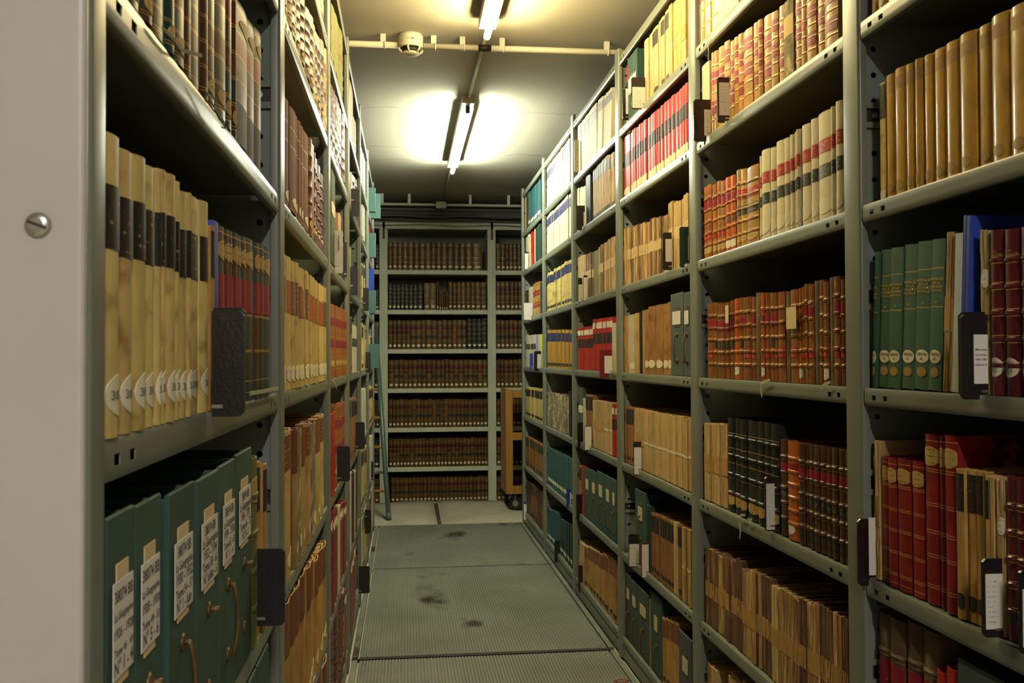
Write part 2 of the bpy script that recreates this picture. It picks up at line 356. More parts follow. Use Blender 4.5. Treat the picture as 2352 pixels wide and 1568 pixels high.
def patch_mesh(name, t, sag, z0, z1, m, u0=-.94, u1=.94, off=.0007, bandh=0):
    mb = MB(); n = 8; a = []; bk = []
    for z in (z0, z1):
        for o, L in ((off, a), (-.0002, bk)):
            L.append([mb.vert(((u0+(u1-u0)*k/n)*t/2, sag*(u0+(u1-u0)*k/n)**2-o, z)) for k in range(n+1)])
    for k in range(n): mb.face([a[0][k], a[0][k+1], a[1][k+1], a[1][k]], 0, True)
    for k in range(n): mb.face([bk[0][k+1], bk[0][k], bk[1][k], bk[1][k+1]], 0)
    for L1, L2 in ((a[1], bk[1]), (bk[0], a[0])):
        for k in range(n): mb.face([L1[k], L1[k+1], L2[k+1], L2[k]])
    mb.face([a[0][0], a[1][0], bk[1][0], bk[0][0]]); mb.face([a[1][n], a[0][n], bk[0][n], bk[1][n]])
    me = mb.mesh(name, m); me.set_sharp_from_angle(angle=.9); return me
def disc_mesh(name, t, sag, zc, r, m, uc=0., off=.0007, oval=1.):
    mb = MB(); n = 18; lo = max(-t/2*.97, uc-r); hi = min(t/2*.97, uc+r); fr = []; bk = []
    for o, L in ((off, fr), (-.0002, bk)):
        for k in range(n+1):
            x = lo+(hi-lo)*k/n; e = max(r*r-(x-uc)**2, 1e-9)**.5*oval; y = sag*(2*x/t)**2-o
            L.append((mb.vert((x, y, zc-e)), mb.vert((x, y, zc+e))))
    for k in range(n):
        mb.face([fr[k][0], fr[k+1][0], fr[k+1][1], fr[k][1]], 0, True)
        mb.face([fr[k][1], fr[k+1][1], bk[k+1][1], bk[k][1]]); mb.face([fr[k+1][0], fr[k][0], bk[k][0], bk[k+1][0]])
        mb.face([bk[k+1][0], bk[k][0], bk[k][1], bk[k+1][1]])
    me = mb.mesh(name, m); me.set_sharp_from_angle(angle=.9); return me
STY = {}
def style(key, name, look, cover, t=.03, d=.17, h=.24, round_=.28, bands=0, golds=(), zones=(), labels=(), discs=(), pages='pages', ragged=0., cat='book', n_var=1, words_=(), side=None, bandh=.0022):
    """zones/labels: (low, high, material) as fractions of the height; discs: (height fraction, radius m, material)"""
    if ragged: n_var = 3
    vs = []
    for q in range(n_var):
        sag = t*round_*.5; cm = [M[cover], M['gilt']]
        bz = [h*(.1+.8*(i+.5)/bands) for i in range(bands)] if isinstance(bands, int) else [h*x for x in bands]
        gz = [h*g for g in golds]
        if bands and not golds: gz = [z+s for z in bz for s in (-.0055, .0055)]
        zz = []
        for z0, z1, mk in zones: cm.append(M.get('z_'+mk) or M[mk]); zz.append((h*z0, h*z1, len(cm)-1))
        if side: cm.append(M[side])
        cm_ = cover_mesh(name, t, d, h, sag, cm, bz, gz, zz, ragged, q*7+len(STY), side=len(cm)-1 if side else None, bandh=bandh)
        parts = [('page_block', pages_mesh('page_block', t, d, h, sag, M[pages], ragged=ragged*1.2, seed=q))]
        for z0, z1, mk, *pn in labels:
            k = pn[0] if pn else 'title_label'
            full = k in ('paper_band', 'spine_band')
            parts.append((k, patch_mesh(k, t, sag, h*z0, h*z1, M[mk], -1 if full else -.93, 1 if full else .93)))
        for zc, r, mk, *uc in discs:
            u_ = uc[0]*t/2 if uc else 0.
            sub = [('lettering', text_mesh(uc[1], r*.62, M['ink_soft'], u_, h*zc, t, sag))] if len(uc) > 1 else []
            parts.append(('shelfmark_sticker', disc_mesh('shelfmark_sticker', t, sag, h*zc, r, M[mk], u_), sub))
        for lines, size, zc, mk in words_: parts.append(('gilt_lettering', text_mesh(lines, size, M[mk], 0, h*zc, t, sag)))
        vs.append((cm_, parts))
    STY[key] = dict(name=name, look=look, t=t, d=d, h=h, vs=vs, cat=cat)
ORD = 'first second third fourth fifth sixth seventh eighth ninth tenth eleventh twelfth thirteenth fourteenth fifteenth sixteenth seventeenth eighteenth nineteenth twentieth'.split()
ORD += ['twenty-'+w for w in ORD[:9]]+['thirtieth']+['thirty-'+w for w in ORD[:9]]+['fortieth']
UPW = {0: 'eighth', 1: 'seventh', 2: 'sixth', 3: 'fifth', 4: 'fourth', 5: 'third', 6: 'second', 7: 'lowest'}
NTH = ['nearest', 'second', 'third', 'fourth', 'fifth', 'sixth']
def SHW(sh): return 'lowest shelf' if sh == 7 else UPW[sh]+' shelf up'
PEND = []                                    # (object, look, where) - numbered once everything stands
def place(style_key, rz, loc, t, h, where, order, lean=0., d=None, group=None, look=None, vi=None):
    S = STY[style_key]; me, parts = S['vs'][random.randrange(len(S['vs'])) if vi is None else vi]
    o = link(S['name'], me, None, loc, (0, lean, rz))
    dd = (d or S['d']*random.uniform(.96, 1.04))
    o.scale = (t/S['t'], dd/S['d'], h/S['h'])
    for n, pm, *sub in parts:
        c = link(n, pm, o)
        for n2, m2 in (sub[0] if sub else ()): link(n2, m2, c)
    o['category'] = S['cat']
    if group: o['group'] = group
    PEND.append((o, look or S['look'], where, order))
    return o
LAST = {}
def run(side, bay, sh, sty, xs, ytop, n=None, jit=.004, back=.018, lean=0., d=None, grp=None, look=None, jt=.25, tilt_fix=0., gap=.0006, seq=False):
    """books on shelf SH of BAY between picture columns XS (their edges measured on the spine plane); ytop = rows of the tops at both ends"""
    if side == 'R': X, sg, rz = XR+back, -1, -PI/2
    else: X, sg, rz = XL-back, 1, PI/2
    z0 = SZ[sh]+.0006
    yb = [onX(x, 850, X)[0] for x in xs] if n is None else None
    if n is not None:
        a, b = onX(xs[0], 850, X)[0], onX(xs[1], 850, X)[0]
        w = [random.uniform(1-jt, 1+jt) for _ in range(n)]; s = sum(w); acc = 0; yb = [a]
        for v in w: acc += v; yb.append(a+(b-a)*acc/s)
    q = [sg*y for y in yb]                    # viewer's left to right
    lo, hi = bay_span(side, bay)
    q = [min(max(v, lo+.001), hi-.001) for v in q]
    y0, y1 = (ytop if isinstance(ytop, (tuple, list)) else (ytop, ytop))
    h0 = onX(xs[0], y0, X)[1]-z0; h1 = onX(xs[-1], y1, X)[1]-z0
    room = (SZ[sh-1]-.034-z0) if sh > 0 else .3
    key = (side, bay, sh); last = LAST.get(key, -1e9)
    g = grp or '%s books on the %s of the %s %s bay' % ((STY[sty] if isinstance(sty, str) else STY[sty[0]])['look'].split()[0], SHW(sh), NTH[bay-1], 'right' if side == 'R' else 'left')
    out = []
    for i in range(len(q)-1):
        a, b = q[i], q[i+1]
        a = max(a, last+gap)
        if b-a < .004: continue
        f = (i+.5)/(len(q)-1); h = (h0+(h1-h0)*f)+random.uniform(-jit, jit)
        t = (b-a-gap); ln = lean[i] if isinstance(lean, (list, tuple)) else lean
        h = min(max(h, .06), room-.002 if not ln else (room-.004)*.985)
        st = sty if isinstance(sty, str) else (sty[i % len(sty)] if seq else random.choice(sty))
        if ln: t = t*math.cos(ln)
        mid = (a+b)/2; Xb = X-sg*0+(1 if side == 'R' else -1)*random.uniform(-.002, .004)
        zz = z0+(abs(math.sin(ln))*t/2+.0005 if ln else 0)
        o = place(st, rz, (Xb, sg*mid, zz), t, h, ('%s, %s %s bay' % (SHW(sh), NTH[bay-1], 'right' if side == 'R' else 'left')), mid, ln, d, g, look)
        last = b; out.append(o)
    LAST[key] = last
    return out
def bay_span(side, bay):
    """clear width of a bay in the viewer's left-to-right coordinate"""
    if side == 'R':
        far = RP[bay-1]-PW; near = RP[bay-2] if bay > 1 else RP[0]-1.0
        return -(far)+.004, -(near)-.0
    return LP[bay-1]+.0, LP[bay]-PW-.004
# ------------------------------------------------------------------ kinds of book
Z1 = lambda *a: a
style('vel_black', 'vellum_book', 'black-labelled cream vellum book', 'vellum', .032, .2, .30, .3, labels=[(.62, .83, 'label_black')], discs=[(.14, .021, 'sticker_plain', .5, ['38073'])])
style('vel_orange', 'vellum_book', 'orange-labelled cream vellum book', 'vellum', .02, .17, .26, .25, labels=[(.58, .82, 'label_orange')], discs=[(.12, .017, 'sticker_plain', .5)])
style('vel_brown', 'vellum_book', 'orange-labelled cream vellum book', 'vellum', .02, .17, .26, .25, labels=[(.58, .84, 'label_brown')], discs=[(.12, .017, 'sticker_plain', .5)])
style('vel_gold_oval', 'leather_book', 'green leather book with tan oval', 'greenleather', .022, .18, .26, .3, golds=(.05, .12, .3, .31, .52, .53, .66, .67, .86, .87, .97), labels=[(.54, .74, 'label_red')], discs=[(.87, .015, 'sticker_gold', .3)])
style('green_gilt', 'leather_book', 'gilt-banded green leather book', 'greenleather', .032, .2, .31, .35, golds=(.05, .07, .2, .215, .36, .375, .52, .535, .68, .695, .84, .855), zones=[(.7, .83, 'label_red'), (.38, .5, 'label_brown')], discs=[(.13, .02, 'sticker_gold', .5)])
style('brown_gilt', 'leather_book', 'gilt-banded brown leather book', 'leather_dark', .03, .2, .31, .35, golds=(.05, .07, .2, .215, .36, .375, .52, .535, .68, .695, .84, .855), zones=[(.7, .83, 'label_red')])
style('greyblue', 'cloth_book', 'gilt-spined grey-blue book', 'greyblue', .03, .2, .30, .25, golds=(.3, .45, .62, .78, .95), zones=[(.3, .98, 'cover_leather_dark'), (.62, .76, 'label_red2')], discs=[(.86, .014, 'sticker_gold', .3)])
style('blue_cloth', 'cloth_book', 'marbled bright blue book', 'blue', .02, .18, .26, .1)
style('tan_red', 'leather_book', 'red-labelled tan leather book', 'leather_tan', .032, .19, .27, .4, bands=5, labels=[(.6, .75, 'label_red'), (.24, .4, 'label_red')], bandh=.0011)
style('tan_red_b', 'leather_book', 'red-labelled tan leather book', 'leather_tan', .028, .19, .27, .42, bands=5, labels=[(.75, .9, 'label_red'), (.43, .58, 'label_red')], bandh=.0011)
style('cream_plain', 'vellum_book', 'plain grey-cream book', 'grey_cream', .04, .19, .25, .12, zones=[(.35, .36, 'label_red2'), (.39, .4, 'label_red2'), (.43, .44, 'label_red2')])
style('cream_strip', 'paper_book', 'paper-banded grey-cream book', 'tattered_grey', .03, .18, .27, .2, labels=[(.55, .8, 'band', 'paper_band')])
style('cream_red', 'leather_book', 'red-labelled worn cream book', 'leather_tan', .034, .2, .28, .35, bands=4, labels=[(.5, .64, 'label_red2')], bandh=.0011)
style('white_vellum', 'vellum_book', 'red-and-black-labelled white book', 'vellum_white', .032, .17, .235, .38, labels=[(.63, .75, 'label_red2'), (.4, .52, 'label_dkgreen')], discs=[(.14, .018, 'sticker_plain', -.1)], golds=(.62, .76))
style('orange_small', 'leather_book', 'small orange-brown leather book', 'orange_brown', .02, .13, .19, .4, bands=5, labels=[(.64, .8, 'label_red'), (.26, .36, 'label_red2')], discs=[(.12, .011, 'sticker_gold')])
style('orange_bright', 'leather_book', 'bright orange leather book', 'orange', .021, .13, .2, .4, bands=5, labels=[(.66, .78, 'label_red'), (.4, .5, 'label_brown')], discs=[(.12, .013, 'sticker', .1)])
style('goldbrown', 'leather_book', 'gold-brown leather book', 'leather_tan', .026, .14, .21, .4, bands=5, labels=[(.62, .74, 'label_red2'), (.42, .53, 'label_dkgreen')], discs=[(.12, .012, 'sticker_gold')])
style('lea_a', 'leather_book', 'brown leather book', 'leather', .02, .13, .195, .42, bands=5, labels=[(.62, .76, 'label_red'), (.4, .5, 'label_dkgreen')])
style('lea_b', 'leather_book', 'brown leather book', 'leather', .02, .13, .195, .42, bands=5, labels=[(.64, .78, 'label_red'), (.26, .37, 'label_red2')])
style('lea_c', 'leather_book', 'worn grey-brown leather book', 'leather_grey', .02, .13, .195, .4)
style('lea_d', 'leather_book', 'brown leather book', 'leather', .02, .13, .195, .42, bands=5, labels=[(.27, .38, 'label_red2')])
style('lea_e', 'leather_book', 'stickered brown leather book', 'leather', .02, .13, .195, .42, bands=5, labels=[(.27, .37, 'label_red2')], discs=[(.11, .012, 'sticker')])
style('lea_orange', 'leather_book', 'stickered orange leather book', 'orange', .02, .13, .2, .42, bands=5, labels=[(.64, .74, 'label_brown')], discs=[(.11, .012, 'sticker')])
style('lea_orange_tall', 'leather_book', 'tall orange leather book', 'orange', .036, .16, .23, .42, bands=6, labels=[(.7, .78, 'label_red')], discs=[(.11, .014, 'sticker', -.3)])
style('lea_low', 'leather_book', 'red-labelled dark leather book', 'leather_dark', .02, .14, .2, .42, bands=5, labels=[(.64, .76, 'label_red'), (.4, .52, 'label_dkgreen')], discs=[(.12, .011, 'sticker_dark')])
style('black_band', 'leather_book', 'pale-banded black-green book', 'blackgreen', .024, .2, .24, .3, bands=4, golds=(.2, .36, .52, .68, .84), discs=[(.12, .013, 'sticker_gold', .1)], side='marbled')
style('tattered', 'paper_book', 'tattered yellow paper volume', 'brochure_pale', .02, .15, .22, .05, labels=[(.38, .6, 'band_tan', 'paper_band')], ragged=.0025, pages='pages_light')
style('broch', 'paper_book', 'paper-banded worn brochure', 'brochure', .018, .16, .22, .05, labels=[(.36, .56, 'band_tan', 'paper_band')], ragged=.002)
style('broch_dark', 'paper_book', 'paper-banded worn brochure', 'brochure_dark', .018, .16, .22, .05, labels=[(.36, .56, 'band_tan', 'paper_band')], ragged=.002)
style('broch_pale', 'paper_book', 'paper-banded worn brochure', 'brochure_pale', .02, .16, .22, .05, labels=[(.36, .56, 'band_tan', 'paper_band')], ragged=.002)
style('broch_hi', 'pamphlet', 'pale-banded brown pamphlet', 'brochure', .012, .16, .23, .05, labels=[(.44, .62, 'band', 'paper_band')], ragged=.0015)
style('broch_hi_d', 'pamphlet', 'pale-banded brown pamphlet', 'brochure_dark', .012, .16, .23, .05, labels=[(.44, .62, 'band', 'paper_band')], ragged=.0015)
style('broch_hi_p', 'pamphlet', 'pale-banded brown pamphlet', 'brochure_pale', .012, .16, .23, .05, labels=[(.44, .62, 'band', 'paper_band')], ragged=.0015)
style('bundle', 'paper_book', 'cotton-tied tan paper bundle', 'brochure_pale', .02, .16, .24, .04, labels=[(.44, .475, 'tie', 'paper_band')], ragged=.0018, pages='pages_light')
style('tatgrey', 'paper_book', 'tattered grey-brown volume', 'tattered_grey', .03, .16, .24, .2, ragged=.003)
style('tattan', 'paper_book', 'plain tan worn book', 'tan', .02, .15, .24, .15, ragged=.001)
style('gold', 'cloth_book', 'film-covered golden cloth book', 'gold_cloth', .04, .2, .29, .3, zones=[(.84, .94, 'cover_tan')], golds=(.075, .1), discs=[(.085, .012, 'gilt_dull')])
style('thin_dark', 'cloth_book', 'thin black-labelled book', 'vellum', .014, .2, .27, .2, labels=[(.7, .98, 'label_black')], discs=[(.06, .01, 'sticker')])
style('green_cloth', 'cloth_book', 'green cloth book with white oval', 'green', .026, .19, .255, .1, golds=(.555, .81), discs=[(.225, .0115, 'sticker_plain', 0, ['38070', 'A']), (.12, .0085, 'gilt_dull')], words_=[(['ANNALES', 'DE LA', 'SOCIETE', 'ROYALE'], .0062, .70, 'gilt'), (['IV'], .0062, .585, 'gilt')])
style('red_gilt', 'leather_book', 'gilt-banded short red book', 'red_leather', .024, .2, .245, .38, golds=(.04, .1, .115, .27, .285, .44, .455, .6, .615, .78, .795, .96), discs=[(.87, .0145, 'sticker_gold')], labels=())
style('red_tall', 'leather_book', 'tall gilt-banded red book', 'red_leather', .03, .24, .295, .38, golds=(.1, .115, .28, .295, .42, .435, .58, .595, .78, .795, .96), discs=[(.87, .017, 'sticker_gold')], side='red_marbled')
style('cream_blk', 'vellum_book', 'black-labelled tan cloth book', 'tan', .02, .19, .25, .2, labels=[(.72, .97, 'label_black')], discs=[(.12, .013, 'sticker_dark')])
style('olive', 'cloth_book', 'olive cloth book', 'olive', .014, .19, .24, .2)
style('olive_gilt', 'cloth_book', 'olive-green banded cloth book', 'olive', .03, .2, .26, .3, bands=4, discs=[(.83, .018, 'sticker_gold')])
style('maroon', 'leather_book', 'maroon banded leather book', 'maroon', .034, .2, .26, .42, bands=5, discs=[(.17, .0155, 'sticker_plain', 0, ['3971', 'B 3'])], words_=[(['SOCIETE', 'DE GEOGRAPHIE'], .0042, .86, 'gilt_dull')])
style('maroon_low', 'leather_book', 'maroon banded leather book', 'maroon', .03, .2, .25, .42, bands=5, discs=[(.15, .014, 'sticker_dark')])
style('paleblue', 'paper_book', 'thin pale blue paper volume', 'paleblue', .016, .2, .26, .05, pages='pages_light')
style('blue_tall', 'cloth_book', 'tall blue binder', 'blue', .02, .24, .3, .05, cat='binder')
style('tan_round', 'paper_book', 'tattered tan book with round sticker', 'brochure_pale', .03, .2, .27, .15, ragged=.003, discs=[(.7, .015, 'sticker', .4)])
style('worn_dark', 'leather_book', 'torn dark leather folio', 'leather_grey', .034, .22, .27, .38, bands=3, labels=[(.45, .72, 'label_red')], ragged=.0012, side='marbled')
style('red_small', 'cloth_book', 'small plain red book', 'red_bright', .03, .16, .2, .3)
style('red_black', 'cloth_book', 'black-labelled red book', 'red_bright', .022, .17, .26, .32, labels=[(.5, .72, 'label_black')], discs=[(.1, .016, 'sticker_plain', .5)])
style('red_moon', 'cloth_book', 'red book with white disc at top', 'red_bright', .022, .17, .26, .32, labels=[(.52, .72, 'label_black')], discs=[(.87, .016, 'sticker_plain', .5)])
style('tan_cloth', 'cloth_book', 'tan book', 'tan_pale', .024, .18, .26, .25)
style('tan_blk', 'cloth_book', 'black-topped tan journal', 'tan_pale', .02, .18, .25, .25, labels=[(.74, .95, 'label_black')], discs=[(.08, .009, 'sticker_dark', .4)])
style('cream_moon', 'paper_book', 'taped grey-beige book with white disc', 'grey_cream', .03, .18, .26, .1, discs=[(.12, .015, 'sticker_plain', .3)])
style('tan_worn', 'leather_book', 'worn tan-brown book with oval sticker', 'tan_worn', .03, .17, .24, .2, discs=[(.15, .014, 'sticker_plain')])
style('black_thin', 'cloth_book', 'thin black book', 'blackgreen', .012, .18, .25, .2)
style('brown_blk', 'journal', 'black-labelled brown journal', 'tan_brown', .022, .2, .26, .15, labels=[(.7, .96, 'label_black')], discs=[(.1, .009, 'sticker_dark', .4)])
style('tan_blk_low', 'journal', 'dark-labelled tan journal', 'tan', .022, .2, .26, .12, labels=[(.72, .97, 'label_brown')], discs=[(.09, .01, 'sticker_dark', .5)])
style('cream_black', 'journal', 'black-labelled pale journal', 'cream', .02, .18, .26, .25, labels=[(.72, .9, 'label_black_cream')])
style('lean_pale', 'pamphlet', 'leaning thin pale journal', 'cream', .012, .18, .26, .15, labels=[(.78, .93, 'label_black_cream')])
style('cream_cl', 'cloth_book', 'plain cream book', 'cream', .022, .17, .24, .2)
style('navy', 'cloth_book', 'blue-black cloth book', 'navy', .024, .18, .26, .3)
style('dkgreen', 'cloth_book', 'dark green cloth book', 'dkgreen', .02, .18, .24, .2)
style('dkgreen_w', 'journal', 'white-stickered dark green journal', 'dkgreen', .015, .18, .24, .2, discs=[(.14, .011, 'sticker_plain', .5)])
style('teal_w', 'journal', 'white-stickered teal journal', 'teal', .016, .18, .25, .15, discs=[(.14, .012, 'sticker_plain', .5)])
style('green_w', 'journal', 'white-stickered green journal', 'green_teal', .016, .18, .25, .15, discs=[(.16, .012, 'sticker_plain', .5)])
style('white_j', 'journal', 'blue-labelled white journal', 'white_cream', .016, .18, .25, .22, labels=[(.72, .9, 'label_blue')], discs=[(.12, .012, 'sticker_plain', .4)])
style('blue_j', 'journal', 'blue-labelled cream journal', 'cream', .016, .18, .25, .22, labels=[(.7, .9, 'label_blue')], discs=[(.12, .012, 'sticker_plain', .4)])
style('blue_tan', 'journal', 'blue-labelled tan journal', 'vellum', .02, .18, .24, .2, labels=[(.72, .92, 'label_blue')], discs=[(.1, .009, 'sticker_dark', .4)])
style('mustard_j', 'journal', 'blue-labelled mustard journal', 'mustard', .016, .18, .22, .15, labels=[(.7, .92, 'label_blue')], discs=[(.1, .01, 'sticker_dark', .3)])
style('yellow_j', 'journal', 'black-labelled yellow journal', 'vellum', .014, .18, .2, .15, labels=[(.7, .93, 'label_black')], discs=[(.1, .009, 'sticker_dark', .3)])
style('brown_j', 'journal', 'dark-labelled brown journal', 'tan_brown', .02, .18, .2, .15, labels=[(.7, .95, 'label_dkgreen')], discs=[(.1, .009, 'sticker_dark', .3)])
style('brown_p', 'leather_book', 'plain dark brown book', 'leather_dark', .02, .16, .22, .3)
style('pale_p', 'paper_book', 'pale paper volume', 'brochure_pale', .014, .16, .22, .05, ragged=.001)
style('white_p', 'paper_book', 'white paper volume', 'white_cream', .016, .17, .24, .1, labels=[(.55, .72, 'label_dkgreen')])
style('white_pl', 'paper_book', 'plain white paper volume', 'white_cream', .016, .17, .24, .1)
style('lilac', 'paper_book', 'lilac paper volume', 'lilac', .02, .17, .23, .05)
style('yellowgreen', 'paper_book', 'yellow-green paper volume', 'yellowgreen', .03, .17, .23, .05)
style('redstripe', 'leather_book', 'orange leather book with two red labels', 'red_stripe_leather', .024, .18, .25, .3, labels=[(.72, .82, 'label_red'), (.42, .52, 'label_red')], golds=(.12, .26, .29, .36, .56, .66, .86), discs=[(.19, .013, 'sticker_gold', .3)])
style('plum', 'cloth_book', 'plum-brown cloth book', 'plum', .03, .2, .3, .3, golds=(.62, .8), discs=[(.1, .017, 'sticker_plain', .6)])
style('band_brown', 'leather_book', 'white-banded brown leather book', 'leather_dark', .024, .18, .27, .45, bands=5, golds=(.1, .3, .5, .7, .9), discs=[(.12, .014, 'sticker_gold', .4)], bandh=.0011)
style('band_cream', 'leather_book', 'worn cream-and-brown banded book', 'parchment', .024, .18, .27, .45, bands=5, labels=[(.7, .82, 'label_brown'), (.34, .46, 'label_brown')], discs=[(.12, .014, 'sticker_plain', .4)], bandh=.0011)
style('red_lea', 'leather_book', 'red-brown banded leather book', 'maroon', .022, .16, .22, .42, bands=5, discs=[(.16, .012, 'sticker_plain', .4)])
style('orange_cl', 'cloth_book', 'orange cloth book', 'orange_brown', .02, .16, .24, .25)
style('parch', 'vellum_book', 'large parchment folio', 'parchment', .04, .2, .3, .4, labels=[(.74, .97, 'label_brown')], discs=[(.12, .018, 'sticker_plain', .7)], ragged=.001)
style('parch_b', 'vellum_book', 'large brown-backed folio', 'brown_band', .04, .2, .3, .35, zones=[(.0, .68, 'cover_parchment')], discs=[(.12, .018, 'sticker_plain', .7)], ragged=.001)
style('parch_g', 'vellum_book', 'large grey-tan folio', 'tattered_grey', .04, .2, .3, .35, discs=[(.12, .018, 'sticker_plain', .7)])
style('torn_tan', 'vellum_book', 'torn brown-topped tan folio', 'tan', .03, .2, .3, .3, zones=[(.68, 1.0, 'cover_brown_band')], discs=[(.1, .017, 'sticker_plain', .6)], ragged=.0015)
style('olive_gold', 'leather_book', 'gilt olive-green leather book', 'olive', .024, .18, .28, .4, bands=5, labels=[(.5, .6, 'label_brown')], bandh=.0011)
style('red_row', 'cloth_book', 'dark red gilt book', 'red_leather', .018, .18, .24, .3, golds=(.2, .4, .6, .8), discs=[(.86, .013, 'sticker_plain', .5)])
style('dark_ribs', 'leather_book', 'torn dark ribbed leather book', 'maroon', .022, .18, .24, .4, bands=5, discs=[(.3, .013, 'sticker_gold', .5)], ragged=.001)
style('greybox_b', 'cloth_book', 'grey-green cloth binder', 'box_grey', .03, .2, .28, .05, discs=[(.6, .02, 'sticker_plain')], cat='binder')
style('whitebands', 'leather_book', 'white-banded dark brown book', 'leather_dark', .03, .17, .25, .45, bands=5, golds=(.08, .27, .46, .65, .84), bandh=.0011)
style('teal_big', 'cloth_book', 'teal cloth box book', 'teal_box', .04, .22, .26, .04)
# far bookcase
fa = dict(t=.036, d=.22, h=.24, round_=.35, cat='book')
style('far_a', 'bound_volume', 'brown leather volume', 'far_brown', bands=5, golds=(.1, .3, .48, .66, .9), discs=[(.14, .0118, 'sticker_plain')], **fa)
style('far_r', 'bound_volume', 'brown leather volume', 'far_brown', bands=5, golds=(.1, .3, .48, .66, .9), zones=[(.66, .78, 'far_red'), (.38, .48, 'label_dkgreen')], discs=[(.13, .0118, 'sticker_plain')], **fa)
style('far_r2', 'bound_volume', 'brown leather volume', 'far_brown', bands=5, golds=(.1, .3, .48, .66, .9), zones=[(.66, .78, 'far_red'), (.54, .62, 'far_red')], discs=[(.13, .0118, 'sticker_plain')], **fa)
style('far_k', 'bound_volume', 'black leather volume', 'far_black', bands=5, discs=[(.13, .0118, 'sticker_plain')], **fa)
style('far_b', 'bound_volume', 'mottled brown leather volume', 'leather_grey', bands=5, discs=[(.13, .0118, 'sticker_plain')], **fa)
style('far_t', 'bound_volume', 'thin brown volume', 'far_brown', discs=[(.1, .0115, 'sticker_plain')], **fa)
# ------------------------------------------------------------------ the room
def slab(name, lo, hi, m):
    b = MB(); b.box(lo, hi); return struct(b.obj(name, M[m]))
slab('floor', (-2.3, -3.0, -.12), (2.6, 8.35, -.012), 'floor')
slab('ceiling', (-2.3, -3.0, CEIL), (2.6, 8.35, CEIL+.1), 'ceiling')
slab('wall_left', (-2.4, -3.0, -.12), (-2.3, 8.35, CEIL+.1), 'wall')
slab('wall_right', (2.6, -3.0, -.12), (2.7, 8.35, CEIL+.1), 'wall')
slab('wall_back', (-2.4, 8.25, -.12), (2.7, 8.35, CEIL+.1), 'wall')
slab('wall_front', (-2.4, -3.1, -.12), (2.7, -3.0, CEIL+.1), 'wall')
# ------------------------------------------------------------------ steel stacks
def shelf_mesh(L):
    """folded steel shelf: tray, rolled lip with two pairs of slots"""
    prof = [(.395, -.004), (.012, -.004), (.0075, -.0008), (.0052, -.0012), (.004, -.0045), (.004, -.0125), (.004, -.0215), (.004, -.0275), (.0058, -.0312), (.010, -.0322), (.016, -.0305), (.016, -.026)]
    xs = [-L/2, -L/2+.026, -L/2+.041, -L/2+.066, -L/2+.081, 0, L/2-.081, L/2-.066, L/2-.041, L/2-.026, L/2]
    bm = bmesh.new(); g = [[bm.verts.new((x, y, z)) for x in xs] for y, z in prof]
    for i in range(len(prof)-1):
        for j in range(len(xs)-1):
            if i == 5 and j in (1, 3, 6, 8): continue
            f = bm.faces.new((g[i][j], g[i+1][j], g[i+1][j+1], g[i][j+1])); f.smooth = i in (1, 2, 3, 7, 8, 9)
    bmesh.ops.recalc_face_normals(bm, faces=bm.faces)
    bmesh.ops.solidify(bm, geom=bm.faces[:], thickness=.0011)
    me = bpy.data.meshes.new('shelf'); bm.to_mesh(me); bm.free(); me.materials.append(M['steel']); me.set_sharp_from_angle(angle=.6)
    return me
def post_mesh(w, Hh):
    r = .006; pts = [(-w/2, .016)]
    for k in range(5): a = PI+k*PI/8; pts.append((-w/2+r+r*math.cos(a), r+r*math.sin(a)))
    for k in range(5): a = 1.5*PI+k*PI/8; pts.append((w/2-r+r*math.cos(a), r+r*math.sin(a)))
    pts += [(w/2, .016), (w/2-.008, .0165)]; pts = [(-w/2+.008, .0165)]+pts
    th = .0014; inn = []
    for i, (x, y) in enumerate(pts):
        a = Vector(pts[max(i-1, 0)]); c = Vector(pts[min(i+1, len(pts)-1)]); t = (c-a).normalized(); inn.append((x-t.y*th, y+t.x*th))
    b = MB(); n = len(pts); lo = [[b.vert((x, y, z)) for x, y in q] for z in (0, Hh) for q in (pts, inn)]
    o0, i0, o1, i1 = lo
    for i in range(n-1):
        b.face([o0[i], o0[i+1], o1[i+1], o1[i]], 0, True); b.face([i0[i+1], i0[i], i1[i], i1[i+1]], 0, True)
        b.face([o1[i], o1[i+1], i1[i+1], i1[i]]); b.face([o0[i+1], o0[i], i0[i], i0[i+1]])
    b.face([o0[0], o1[0], i1[0], i0[0]]); b.face([o1[-1], o0[-1], i0[-1], i1[-1]])
    me = b.mesh('post', M['steel']); me.set_sharp_from_angle(angle=.42)
    return me
